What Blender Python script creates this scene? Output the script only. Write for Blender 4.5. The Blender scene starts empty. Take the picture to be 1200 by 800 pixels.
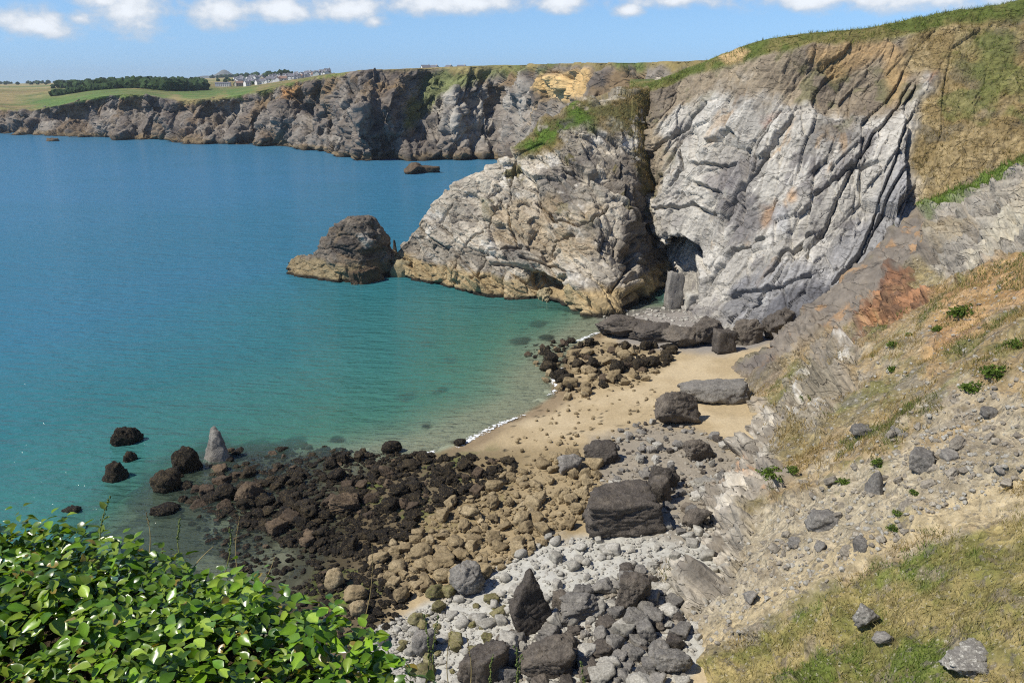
import bpy, bmesh, math, random
import numpy as np
from mathutils import Vector

random.seed(7)
RNG = np.random.default_rng(11)
SC = bpy.context.scene
COL = SC.collection

# ------------------------------------------------------------------ camera
H = 38.0; FPX = 950.0; PITCH = math.atan(300.0 / FPX)
cam_d = bpy.data.cameras.new('camera'); cam = bpy.data.objects.new('camera', cam_d); COL.objects.link(cam)
cam.location = (0, 0, H); cam.rotation_euler = (math.pi / 2 - PITCH, 0, 0)
cam_d.sensor_width = 36.0; cam_d.lens = FPX / 1200.0 * 36.0
cam_d.clip_start = 0.05; cam_d.clip_end = 20000.0
SC.camera = cam

# ------------------------------------------------------------------ world, sun, exposure
SUN_EL, SUN_AZ = math.radians(51), math.radians(-110)     # azimuth measured from +Y towards +X
SC.view_settings.view_transform = 'Standard'; SC.view_settings.look = 'None'
SC.view_settings.exposure = 0.12; SC.view_settings.gamma = 1.0
SC.render.engine = 'CYCLES'
SC.cycles.use_denoising = False
SC.cycles.pixel_filter_type = 'BLACKMAN_HARRIS'; SC.cycles.filter_width = 1.15
SC.cycles.max_bounces = 5; SC.cycles.transparent_max_bounces = 8
SC.cycles.diffuse_bounces = 2; SC.cycles.glossy_bounces = 2
SC.cycles.caustics_reflective = False; SC.cycles.caustics_refractive = False

def N(nt, kind, **kw):
    n = nt.nodes.new(kind)
    for k, v in kw.items():
        if k.startswith('i_'):
            n.inputs[k[2:].replace('_', ' ')].default_value = v
        else:
            setattr(n, k, v)
    return n
def mth(nt, op, a, b=None, c=None, clamp=False):
    n = nt.nodes.new('ShaderNodeMath'); n.operation = op; n.use_clamp = clamp
    for i, x in enumerate((a, b, c)):
        if x is None: continue
        if isinstance(x, (int, float)): n.inputs[i].default_value = x
        else: nt.links.new(x, n.inputs[i])
    return n.outputs[0]
def mixc(nt, fac, a, b, mode='MIX'):
    n = nt.nodes.new('ShaderNodeMix'); n.data_type = 'RGBA'; n.blend_type = mode
    for sock, x in ((n.inputs['Factor'], fac), (n.inputs[6], a), (n.inputs[7], b)):
        if isinstance(x, (int, float)): sock.default_value = x
        elif isinstance(x, (tuple, list)): sock.default_value = tuple(x) + ((1,) if len(x) == 3 else ())
        else: nt.links.new(x, sock)
    return n.outputs[2]
def mapr(nt, v, a, b, c=0.0, d=1.0, smooth=True):
    n = nt.nodes.new('ShaderNodeMapRange'); n.clamp = True
    if smooth: n.interpolation_type = 'SMOOTHSTEP'
    nt.links.new(v, n.inputs[0])
    for i, x in enumerate((a, b, c, d)): n.inputs[i + 1].default_value = x
    return n.outputs[0]

def make_world():
    w = bpy.data.worlds.new('World'); SC.world = w; w.use_nodes = True
    nt = w.node_tree; nt.nodes.clear(); L = nt.links
    out = N(nt, 'ShaderNodeOutputWorld'); bg = N(nt, 'ShaderNodeBackground'); bg.inputs['Strength'].default_value = 0.10
    sky = N(nt, 'ShaderNodeTexSky', sky_type='NISHITA', sun_disc=False, sun_elevation=SUN_EL,
            sun_rotation=SUN_AZ, altitude=0.0, air_density=1.0, dust_density=0.05, ozone_density=2.5)
    tc = N(nt, 'ShaderNodeTexCoord'); sep = N(nt, 'ShaderNodeSeparateXYZ'); L.new(tc.outputs['Generated'], sep.inputs[0])
    el = mth(nt, 'ARCSINE', sep.outputs[2])                  # elevation, radians
    lowhigh = mixc(nt, mapr(nt, el, 0.0, .09), (.47, .79, 1.52), (.66, .91, 1.32))
    lowhigh = mixc(nt, mapr(nt, el, .12, .7), lowhigh, (.44, .54, .74))
    tint = mixc(nt, 1.0, sky.outputs[0], lowhigh, 'MULTIPLY')
    az = mth(nt, 'ARCTAN2', sep.outputs[0], sep.outputs[1])  # azimuth from +Y
    comb = N(nt, 'ShaderNodeCombineXYZ'); L.new(az, comb.inputs[0]); L.new(mth(nt, 'MULTIPLY', el, 1.5), comb.inputs[1])
    nz = N(nt, 'ShaderNodeTexNoise'); nz.inputs['Scale'].default_value = 26; nz.inputs['Detail'].default_value = 7
    nz.inputs['Roughness'].default_value = 0.58; L.new(comb.outputs[0], nz.inputs['Vector'])
    # puffs of cumulus: photo position (pixels), half width, half height
    puffs = [(40, 30, 24, 15, 1.0), (95, 22, 12, 9, .7), (150, 18, 34, 22, 1.0), (120, 2, 22, 10, 1.0), (258, 14, 30, 18, 1.05),
             (330, 12, 34, 15, 1.1), (398, 12, 40, 15, 1.0), (500, 4, 44, 15, 1.0), (560, 4, 46, 13, 1.0), (440, 26, 14, 7, .8), (660, 2, 44, 13, .95),
             (735, 13, 17, 9, .85), (800, 1, 60, 9, .9), (960, -4, 90, 15, .95), (1080, -8, 120, 22, .95), (1180, -12, 70, 20, .9),
             (200, 45, 14, 5, .3), (560, 70, 40, 5, .25), (10, 45, 14, 8, .4), (65, 36, 26, 12, .65)]
    tot = None
    for (u, v, a, b, s) in puffs:
        dx = (u - 600) / FPX; dz = -(v - 400) / FPX
        y = math.cos(PITCH) + dz * math.sin(PITCH); z = -math.sin(PITCH) + dz * math.cos(PITCH)
        e0 = math.atan2(z, math.hypot(dx, y)); a0 = math.atan2(dx, y)
        ra = a * 1.85 / FPX; rb = b * 1.9 / FPX
        da = mth(nt, 'MULTIPLY', mth(nt, 'SUBTRACT', az, a0), 1 / ra)
        de = mth(nt, 'MULTIPLY', mth(nt, 'SUBTRACT', el, e0), 1 / rb)
        de = mth(nt, 'MAXIMUM', de, mth(nt, 'MULTIPLY', de, -1.35))    # flatter undersides
        d = mth(nt, 'SQRT', mth(nt, 'ADD', mth(nt, 'MULTIPLY', da, da), mth(nt, 'MULTIPLY', de, de)))
        m = mth(nt, 'MULTIPLY', mth(nt, 'SUBTRACT', 1.0, d, clamp=True), s)
        tot = m if tot is None else mth(nt, 'MAXIMUM', tot, m)
    # the same broken cumulus over the rest of the sky
    comb2 = N(nt, 'ShaderNodeCombineXYZ'); L.new(mth(nt, 'MULTIPLY', az, 1.0), comb2.inputs[0]); L.new(mth(nt, 'MULTIPLY', el, 2.0), comb2.inputs[1])
    nb = N(nt, 'ShaderNodeTexNoise'); nb.inputs['Scale'].default_value = 5.0; nb.inputs['Detail'].default_value = 4
    L.new(comb2.outputs[0], nb.inputs['Vector'])
    wide = mth(nt, 'MULTIPLY', mapr(nt, nb.outputs['Fac'], .56, .72, 0, .9), mapr(nt, el, .115, .17))
    tot = mth(nt, 'MAXIMUM', tot, wide)
    dens = mth(nt, 'ADD', tot, mth(nt, 'MULTIPLY', mth(nt, 'SUBTRACT', nz.outputs['Fac'], 0.5), 1.5))
    cov = mth(nt, 'MULTIPLY', mapr(nt, dens, 0.16, 0.80), mapr(nt, tot, 0.0, 0.30))
    lum = mapr(nt, dens, 0.35, 1.0, 6.3, 9.6)
    cl = N(nt, 'ShaderNodeCombineColor')
    L.new(mth(nt, 'MULTIPLY', lum, .95), cl.inputs[0]); L.new(mth(nt, 'MULTIPLY', lum, .985), cl.inputs[1]); L.new(mth(nt, 'MULTIPLY', lum, 1.03), cl.inputs[2])
    c = mixc(nt, mth(nt, 'MULTIPLY', cov, .93), tint, cl.outputs[0])
    L.new(c, bg.inputs['Color']); L.new(bg.outputs[0], out.inputs[0])
make_world()

sun_d = bpy.data.lights.new('sun', 'SUN'); sun = bpy.data.objects.new('sun', sun_d); COL.objects.link(sun)
sun_d.energy = 4.9; sun_d.angle = math.radians(0.53); sun_d.color = (1.0, 0.945, 0.85)
SV = Vector((math.cos(SUN_EL) * math.sin(SUN_AZ), math.cos(SUN_EL) * math.cos(SUN_AZ), math.sin(SUN_EL)))
sun.rotation_euler = SV.to_track_quat('Z', 'Y').to_euler(); sun.location = (-60, -30, 120)

# ------------------------------------------------------------------ pixel <-> world
CP, SP = math.cos(PITCH), math.sin(PITCH)
def ray(u, v):
    a = (np.asarray(u, float) - 600) / FPX; b = -(np.asarray(v, float) - 400) / FPX
    y = CP + b * SP; z = -SP + b * CP
    return a / y, z / y                                # per metre of Y
def at_y(u, v, Y):
    a, z = ray(u, v); return np.array([a * Y, Y, H + z * Y])
def at_z(u, v, z0):
    a, z = ray(u, v); Y = (z0 - H) / z; return np.array([a * Y, Y, z0])
def proj(P):
    P = np.asarray(P, float); y = P[..., 1]; z = P[..., 2] - H
    f = np.maximum(CP * y - SP * z, 1e-3); up = SP * y + CP * z
    return 600 + FPX * P[..., 0] / f, 400 - FPX * up / f

def S(r, g, b, k=0.85):
    c = np.array([r, g, b], float) / 255.0
    return np.where(c <= 0.04045, c / 12.92, ((c + 0.055) / 1.055) ** 2.4) * k

# ------------------------------------------------------------------ numpy noise
U32 = np.uint32
def hsh(ix, iy, iz, seed):
    h = ix.astype(U32) * U32(374761393) + iy.astype(U32) * U32(668265263) + iz.astype(U32) * U32(2246822519) + U32((seed * 3266489917) & 0xffffffff)
    h ^= h >> U32(15); h *= U32(2654435761); h ^= h >> U32(13); h *= U32(1274126177); h ^= h >> U32(16)
    return h.astype(np.float32) * np.float32(1 / 4294967296.0)
def vnoise(p, seed=0):
    p = np.asarray(p, np.float32); i = np.floor(p).astype(np.int32); f = p - i
    w = f * f * f * (f * (f * 6 - 15) + 10); x, y, z = i[..., 0], i[..., 1], i[..., 2]
    def c(dx, dy, dz): return hsh(x + dx, y + dy, z + dz, seed)
    wx, wy, wz = w[..., 0], w[..., 1], w[..., 2]
    a = c(0,0,0) * (1-wx) + c(1,0,0) * wx; b = c(0,1,0) * (1-wx) + c(1,1,0) * wx
    d = c(0,0,1) * (1-wx) + c(1,0,1) * wx; e = c(0,1,1) * (1-wx) + c(1,1,1) * wx
    return ((a * (1-wy) + b * wy) * (1-wz) + (d * (1-wy) + e * wy) * wz) * 2 - 1
ROT = np.array([[.36, .48, -.8], [-.8, .6, 0], [.48, .64, .6]], np.float32)
def fbm(p, scale, oct=4, seed=0, rough=.5):
    q = np.asarray(p, np.float32) / scale; s = 0; a = 1; t = 0
    for k in range(oct):
        s = s + a * vnoise(q + 17.3 * k, seed + k); t += a; a *= rough; q = (q @ ROT) * 2.03
    return s / t * 1.6
def facets(q, seed=0):
    """Worley cells: random value, planar tilt, F1, F2 and the cell's own random colour number."""
    q = np.asarray(q, np.float32); i = np.floor(q).astype(np.int32)
    n = q.shape[:-1]; f1 = np.full(n, 9., np.float32); f2 = f1.copy()
    bx = np.zeros(n, np.int32); by = bx.copy(); bz = bx.copy(); bc = np.zeros(q.shape, np.float32)
    for dx in (-1, 0, 1):
        for dy in (-1, 0, 1):
            for dz in (-1, 0, 1):
                cx, cy, cz = i[..., 0] + dx, i[..., 1] + dy, i[..., 2] + dz
                px = cx + hsh(cx, cy, cz, seed); py = cy + hsh(cx, cy, cz, seed + 1); pz = cz + hsh(cx, cy, cz, seed + 2)
                d = (px - q[..., 0]) ** 2 + (py - q[..., 1]) ** 2 + (pz - q[..., 2]) ** 2
                m = d < f1
                f2 = np.where(m, f1, np.minimum(f2, d)); f1 = np.where(m, d, f1)
                bx = np.where(m, cx, bx); by = np.where(m, cy, by); bz = np.where(m, cz, bz)
                bc[..., 0] = np.where(m, px, bc[..., 0]); bc[..., 1] = np.where(m, py, bc[..., 1]); bc[..., 2] = np.where(m, pz, bc[..., 2])
    r = hsh(bx, by, bz, seed + 3) * 2 - 1
    g = [hsh(bx, by, bz, seed + 4 + k) * 2 - 1 for k in range(3)]
    tilt = sum(g[k] * (q[..., k] - bc[..., k]) for k in range(3))
    return r, tilt, np.sqrt(f1), np.sqrt(f2), hsh(bx, by, bz, seed + 9)
def sstep(x, a, b):
    t = np.clip((x - a) / (b - a), 0, 1); return t * t * (3 - 2 * t)
def basis(n, up=(0.2, 0.3, 1)):
    n = np.array(n, float); n /= np.linalg.norm(n); a = np.cross(up, n); a /= np.linalg.norm(a); b = np.cross(n, a)
    return np.stack([a, b, n], 1).astype(np.float32)     # columns: along strike, along dip, across the beds

def poly_sd(u, v, poly):
    """signed distance (pixels or metres) to a polygon, negative inside"""
    poly = np.asarray(poly, float); d = np.full(np.shape(u), 1e9); ins = np.zeros(np.shape(u), bool); n = len(poly)
    for k in range(n):
        x0, y0 = poly[k]; x1, y1 = poly[(k + 1) % n]; ex, ey = x1 - x0, y1 - y0
        t = np.clip(((u - x0) * ex + (v - y0) * ey) / (ex * ex + ey * ey + 1e-9), 0, 1)
        d = np.minimum(d, (u - x0 - t * ex) ** 2 + (v - y0 - t * ey) ** 2)
        c = ((y0 > v) != (y1 > v)); xi = x0 + (v - y0) * ex / (ey if abs(ey) > 1e-9 else 1e-9)
        ins ^= c & (u < xi)
    d = np.sqrt(d); return np.where(ins, -d, d)
def line_d(u, v, pts):
    pts = np.asarray(pts, float); d = np.full(np.shape(u), 1e9)
    for k in range(len(pts) - 1):
        x0, y0 = pts[k]; ex, ey = pts[k + 1] - pts[k]
        t = np.clip(((u - x0) * ex + (v - y0) * ey) / (ex * ex + ey * ey + 1e-9), 0, 1)
        d = np.minimum(d, (u - x0 - t * ex) ** 2 + (v - y0 - t * ey) ** 2)
    return np.sqrt(d)
def mix(a, b, m):
    return a * (1 - m[..., None]) + b * m[..., None]

# ------------------------------------------------------------------ mesh helpers
def cr(ctrl, t):
    """Catmull-Rom along axis 0 at parameters t in control units"""
    n = len(ctrl); i = np.clip(np.floor(t).astype(int), 0, n - 2); f = t - i
    g = lambda k: ctrl[np.clip(i + k, 0, n - 1)]
    f = f.reshape((-1,) + (1,) * (ctrl.ndim - 1))
    p0, p1, p2, p3 = g(-1), g(0), g(1), g(2)
    p0 = np.where((i == 0).reshape(f.shape), 2 * p1 - p2, p0); p3 = np.where((i == n - 2).reshape(f.shape), 2 * p2 - p1, p3)
    return .5 * (2 * p1 + (p2 - p0) * f + (2 * p0 - 5 * p1 + 4 * p2 - p3) * f ** 2 + (3 * p1 - p0 - 3 * p2 + p3) * f ** 3)
def loft(C, tv, tu, lin):
    P = cr(C, tv); k = tv > lin; i = np.clip(np.floor(tv[k]).astype(int), 0, len(C) - 2); f = (tv[k] - i)[:, None, None]
    P[k] = C[i] * (1 - f) + C[i + 1] * f
    j = (tv > lin - 1) & (tv <= lin); i = lin - 1; f = (tv[j] - i)[:, None, None]; m0 = (C[i + 1] - C[i - 1]) / 2; m1 = C[i + 1] - C[i]
    P[j] = (2*f**3 - 3*f**2 + 1) * C[i] + (f**3 - 2*f**2 + f) * m0 + (3*f**2 - 2*f**3) * C[i + 1] + (f**3 - f**2) * m1
    return cr(P.transpose(1, 0, 2), tu).transpose(1, 0, 2)
def grid_normals(P):
    du = np.gradient(P, axis=1); dv = np.gradient(P, axis=0); n = np.cross(du, dv)
    return n / np.maximum(np.linalg.norm(n, axis=-1, keepdims=True), 1e-9)
def raw_mesh(name, verts, faces_flat, nper, smooth=True):
    me = bpy.data.meshes.new(name); verts = np.asarray(verts, np.float32); nf = len(faces_flat) // nper
    me.vertices.add(len(verts)); me.vertices.foreach_set('co', verts.ravel())
    me.loops.add(nf * nper); me.loops.foreach_set('vertex_index', np.asarray(faces_flat, np.int32).ravel())
    me.polygons.add(nf); me.polygons.foreach_set('loop_start', np.arange(0, nf * nper, nper, dtype=np.int32))
    me.polygons.foreach_set('use_smooth', np.full(nf, smooth))
    me.update(calc_edges=True); me.validate(); return me
def set_attr(me, name, data, kind='FLOAT_COLOR'):
    at = me.attributes.new(name, kind, 'POINT')
    if kind == 'FLOAT_COLOR':
        d = np.ones((len(data), 4), np.float32); d[:, :3] = np.clip(data, 0, 1); at.data.foreach_set('color', d.ravel())
    else:
        at.data.foreach_set('value', np.asarray(data, np.float32).ravel())
def grid_mesh(name, P, keep=None, smooth=True):
    nv, nu = P.shape[:2]; idx = np.arange(nv * nu).reshape(nv, nu)
    q = np.stack([idx[:-1, :-1], idx[:-1, 1:], idx[1:, 1:], idx[1:, :-1]], -1).reshape(-1, 4)
    if keep is not None:
        kf = (keep[:-1, :-1] & keep[:-1, 1:] & keep[1:, 1:] & keep[1:, :-1]).ravel(); q = q[kf]
    return raw_mesh(name, P.reshape(-1, 3), q.ravel(), 4, smooth)
def obj(name, me, mat=None, parent=None, label=None, cat=None, group=None, kind=None, loc=None, rot=None, scale=None):
    o = bpy.data.objects.new(name, me); COL.objects.link(o)
    if mat is not None and me is not None and len(me.materials) == 0: me.materials.append(mat)
    if parent is not None: o.parent = parent
    if label: o['label'] = label
    if cat: o['category'] = cat
    if group: o['group'] = group
    if kind: o['kind'] = kind
    if loc is not None: o.location = tuple(float(x) for x in loc)
    if rot is not None: o.rotation_euler = rot
    if scale is not None: o.scale = scale
    return o

# ------------------------------------------------------------------ materials
def new_mat(name):
    m = bpy.data.materials.new(name); m.use_nodes = True; nt = m.node_tree; nt.nodes.clear()
    out = N(nt, 'ShaderNodeOutputMaterial'); b = N(nt, 'ShaderNodeBsdfPrincipled'); nt.links.new(b.outputs[0], out.inputs[0])
    b.inputs['Specular IOR Level'].default_value = 0.25
    return m, nt, b, out
def mat_terrain(name, s1, s2, bump, dist, rough=.92, var=.35, joint=None, speck=None):
    """colour from the built-in rock / soil / turf map on the vertices; grain, joints and fine relief from noise"""
    m, nt, b, out = new_mat(name); L = nt.links
    at = N(nt, 'ShaderNodeAttribute', attribute_name='col'); tc = N(nt, 'ShaderNodeTexCoord'); src = tc.outputs['Object']
    n1 = N(nt, 'ShaderNodeTexNoise'); n1.inputs['Scale'].default_value = s1; n1.inputs['Detail'].default_value = 7; n1.inputs['Roughness'].default_value = .7
    n2 = N(nt, 'ShaderNodeTexVoronoi'); n2.inputs['Scale'].default_value = s2
    L.new(src, n1.inputs['Vector']); L.new(src, n2.inputs['Vector'])
    k = mapr(nt, n1.outputs['Fac'], .25, .75, 1 - var, 1 + var, smooth=False)
    h = mth(nt, 'ADD', n1.outputs['Fac'], mth(nt, 'MULTIPLY', n2.outputs['Distance'], .6))
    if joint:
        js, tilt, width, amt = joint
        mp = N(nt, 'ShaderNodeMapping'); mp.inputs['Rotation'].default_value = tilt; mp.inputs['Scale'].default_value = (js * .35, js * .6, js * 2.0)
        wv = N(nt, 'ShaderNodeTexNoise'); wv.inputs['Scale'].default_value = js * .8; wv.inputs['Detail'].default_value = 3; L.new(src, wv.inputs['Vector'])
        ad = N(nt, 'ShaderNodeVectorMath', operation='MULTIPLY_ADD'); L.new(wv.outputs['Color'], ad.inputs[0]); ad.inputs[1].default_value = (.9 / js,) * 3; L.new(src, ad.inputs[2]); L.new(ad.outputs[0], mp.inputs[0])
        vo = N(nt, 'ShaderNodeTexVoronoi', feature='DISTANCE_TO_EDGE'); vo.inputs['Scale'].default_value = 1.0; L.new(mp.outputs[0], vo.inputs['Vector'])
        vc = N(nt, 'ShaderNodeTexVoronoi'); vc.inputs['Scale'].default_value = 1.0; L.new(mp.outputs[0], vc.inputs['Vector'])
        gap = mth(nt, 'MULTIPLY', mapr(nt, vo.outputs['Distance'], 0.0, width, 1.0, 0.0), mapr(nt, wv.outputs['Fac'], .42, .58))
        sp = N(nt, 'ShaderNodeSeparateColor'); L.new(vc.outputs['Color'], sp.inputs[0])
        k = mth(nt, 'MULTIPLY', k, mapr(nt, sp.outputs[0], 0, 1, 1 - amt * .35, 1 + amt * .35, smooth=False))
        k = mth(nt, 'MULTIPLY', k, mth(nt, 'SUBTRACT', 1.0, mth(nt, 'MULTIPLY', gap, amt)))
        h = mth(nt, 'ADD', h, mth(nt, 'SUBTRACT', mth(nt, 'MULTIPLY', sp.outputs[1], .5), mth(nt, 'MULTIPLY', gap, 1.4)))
    kc = N(nt, 'ShaderNodeCombineColor')
    for i in range(3): L.new(k, kc.inputs[i])
    c = mixc(nt, 1.0, at.outputs['Color'], kc.outputs[0], 'MULTIPLY')
    if speck:
        for (sc_, lo, hi, col, amt) in speck:
            n3 = N(nt, 'ShaderNodeTexNoise'); n3.inputs['Scale'].default_value = sc_; n3.inputs['Detail'].default_value = 4; n3.inputs['Roughness'].default_value = .65; L.new(src, n3.inputs['Vector'])
            c = mixc(nt, mth(nt, 'MULTIPLY', mapr(nt, n3.outputs['Fac'], lo, hi), amt), c, tuple(col))
    L.new(c, b.inputs['Base Color']); b.inputs['Roughness'].default_value = rough
    bp = N(nt, 'ShaderNodeBump'); bp.inputs['Strength'].default_value = bump; bp.inputs['Distance'].default_value = dist
    L.new(h, bp.inputs['Height']); L.new(bp.outputs[0], b.inputs['Normal'])
    return m
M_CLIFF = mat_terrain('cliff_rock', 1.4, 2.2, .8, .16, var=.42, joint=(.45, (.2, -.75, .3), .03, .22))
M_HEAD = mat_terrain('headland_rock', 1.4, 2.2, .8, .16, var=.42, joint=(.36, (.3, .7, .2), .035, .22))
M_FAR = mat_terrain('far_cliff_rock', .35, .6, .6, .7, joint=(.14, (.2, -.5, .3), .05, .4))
M_SLOPE = mat_terrain('hillside_ground', 1.3, 3.2, 1.0, .32, var=.6, speck=[(1.6, .57, .64, S(118, 111, 101), .7), (3.6, .58, .66, S(204, 196, 178), .6), (.9, .60, .68, S(112, 98, 68), .6), (6.0, .60, .68, S(84, 76, 64), .6)])
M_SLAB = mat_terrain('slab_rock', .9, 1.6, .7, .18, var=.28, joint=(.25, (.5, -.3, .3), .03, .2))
M_BEACH = mat_terrain('beach_ground', 3.0, 6.0, .5, .05, rough=.85, var=.22)

def mat_rock(name, cols, scale, bump, dist, rough=.85, speck=None, speck_amt=0.0, wet=0.0):
    m, nt, b, out = new_mat(name); L = nt.links
    tc = N(nt, 'ShaderNodeTexCoord'); oi = N(nt, 'ShaderNodeObjectInfo'); geo = N(nt, 'ShaderNodeNewGeometry')
    vec = N(nt, 'ShaderNodeVectorMath', operation='ADD'); L.new(geo.outputs['Position'], vec.inputs[0])
    cx = N(nt, 'ShaderNodeCombineXYZ'); L.new(mth(nt, 'MULTIPLY', oi.outputs['Random'], 60.0), cx.inputs[0]); L.new(cx.outputs[0], vec.inputs[1])
    n1 = N(nt, 'ShaderNodeTexNoise'); n1.inputs['Scale'].default_value = scale; n1.inputs['Detail'].default_value = 7; n1.inputs['Roughness'].default_value = .65
    L.new(vec.outputs[0], n1.inputs['Vector'])
    t = mth(nt, 'ADD', mth(nt, 'MULTIPLY', n1.outputs['Fac'], .8), mth(nt, 'MULTIPLY', oi.outputs['Random'], .25))
    ramp = N(nt, 'ShaderNodeValToRGB'); e = ramp.color_ramp.elements
    e[0].position = .30; e[0].color = tuple(cols[0]) + (1,); e[1].position = .78; e[1].color = tuple(cols[-1]) + (1,)
    for k, c in enumerate(cols[1:-1]):
        x = e.new(.30 + .48 * (k + 1) / (len(cols) - 1)); x.color = tuple(c) + (1,)
    L.new(t, ramp.inputs[0]); c = ramp.outputs[0]
    n2 = N(nt, 'ShaderNodeTexNoise'); n2.inputs['Scale'].default_value = scale * 4.3; n2.inputs['Detail'].default_value = 5; n2.inputs['Roughness'].default_value = .7
    L.new(vec.outputs[0], n2.inputs['Vector'])
    if speck is not None:
        c = mixc(nt, mth(nt, 'MULTIPLY', mapr(nt, n2.outputs['Fac'], .52, .64), speck_amt), c, tuple(speck))
    n3 = N(nt, 'ShaderNodeTexNoise'); n3.inputs['Scale'].default_value = scale * 7.0; n3.inputs['Detail'].default_value = 4; n3.inputs['Roughness'].default_value = .75; L.new(vec.outputs[0], n3.inputs['Vector'])
    kc = N(nt, 'ShaderNodeCombineColor'); kk = mapr(nt, n3.outputs['Fac'], .3, .7, .55, 1.4, smooth=False)
    for i in range(3): L.new(kk, kc.inputs[i])
    c = mixc(nt, 1.0, c, kc.outputs[0], 'MULTIPLY')
    L.new(c, b.inputs['Base Color']); b.inputs['Roughness'].default_value = rough
    bp = N(nt, 'ShaderNodeBump'); bp.inputs['Strength'].default_value = bump; bp.inputs['Distance'].default_value = dist
    L.new(mth(nt, 'ADD', n1.outputs['Fac'], mth(nt, 'ADD', mth(nt, 'MULTIPLY', n2.outputs['Fac'], .6), mth(nt, 'MULTIPLY', n3.outputs['Fac'], .35))), bp.inputs['Height']); L.new(bp.outputs[0], b.inputs['Normal'])
    return m
M_WEED = mat_rock('weed_covered_rock', [S(24, 21, 17), S(44, 38, 29), S(84, 73, 53)], 1.9, 1.0, .3, .7, S(150, 130, 92), .6)
M_TAN = mat_rock('tan_stone', [S(118, 103, 78), S(154, 137, 105), S(182, 165, 132)], 1.1, .8, .14, .9, S(120, 104, 76), .35)
M_GREY = mat_rock('grey_stone', [S(98, 95, 91), S(132, 128, 121), S(164, 158, 148)], 1.0, .9, .16, .85, S(170, 165, 150), .3)
M_DARK = mat_rock('dark_slate', [S(66, 61, 56), S(96, 89, 81), S(132, 122, 108)], .8, 1.0, .22, .75, S(132, 124, 112), .35)
M_SCREE = mat_rock('scree_stone', [S(122, 115, 104), S(152, 144, 130), S(182, 173, 155)], 1.2, .8, .1, .9, S(110, 104, 96), .3)
M_PALE = mat_rock('pale_stone', [S(138, 134, 124), S(172, 168, 157), S(200, 196, 185)], 1.2, .5, .08, .9, S(130, 125, 112), .3)
M_MOSS = mat_rock('algae_stone', [S(98, 92, 66), S(128, 120, 84), S(152, 144, 114)], 1.4, .7, .12, .85, S(116, 124, 52), .6)
M_STACK = mat_rock('barnacled_rock', [S(120, 106, 78), S(160, 146, 112), S(190, 178, 146)], .5, .8, .25, .9, S(86, 76, 56), .4)
M_BROWN = mat_rock('brown_lichen_rock', [S(58, 50, 42), S(98, 84, 68), S(130, 112, 88)], .5, 1.0, .35, .9, S(60, 54, 50), .5)
M_LICHEN = mat_rock('lichened_rock', [S(104, 100, 96), S(138, 134, 126), S(170, 166, 156)], 1.3, .7, .12, .9, S(215, 212, 200), .8)

# ================================================================== THE SETTING
# ---------------------------------------------------------------- shore and beach height
SHORE_PX = [(250, 900), (310, 780), (350, 715), (392, 672), (420, 630), (412, 590), (440, 556), (480, 538), (515, 531), (545, 519), (580, 500), (618, 484),
            (650, 464), (648, 445), (662, 428), (672, 408), (700, 392), (722, 376), (760, 366), (830, 366)]
SHORE = np.array([at_z(u, v, 0.)[:2] for u, v in SHORE_PX])
LANDP = np.vstack([SHORE, [[90, 145], [90, 4], [-16, 4]]])
REEF_PX = [(60, 640), (110, 590), (190, 535), (260, 512), (330, 520), (430, 525), (520, 532), (600, 545), (560, 600), (480, 640), (420, 690), (330, 740), (200, 760)]
REEF = np.array([at_z(u, v, 0.)[:2] for u, v in REEF_PX])
def bed(x, y):
    sd = poly_sd(x, y, LANDP); land = sd < 0; d = np.abs(sd)
    rf = sstep(-poly_sd(x, y, REEF), -4, 5)
    zs = np.where(land, .075 * d - .0002 * d * d, -(.022 * d + .10 * np.maximum(d - 5, 0) + .0002 * d * d) * (1 - .80 * rf))
    zs = np.clip(zs, -11, 3.0)
    near = sstep(y, 78, 50) * sstep(x, -8, 8) * land
    return zs + near * 1.0
def ground_hit(u, v, fn=None, n=14):
    fn = fn or bed; z = np.zeros(np.shape(u)) + .5
    a, b = ray(u, v)
    for _ in range(n):
        Y = (z - H) / b; z = .5 * z + .5 * fn(a * Y, Y)
    Y = (z - H) / b; return np.stack([a * Y, Y, z], -1)

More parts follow.
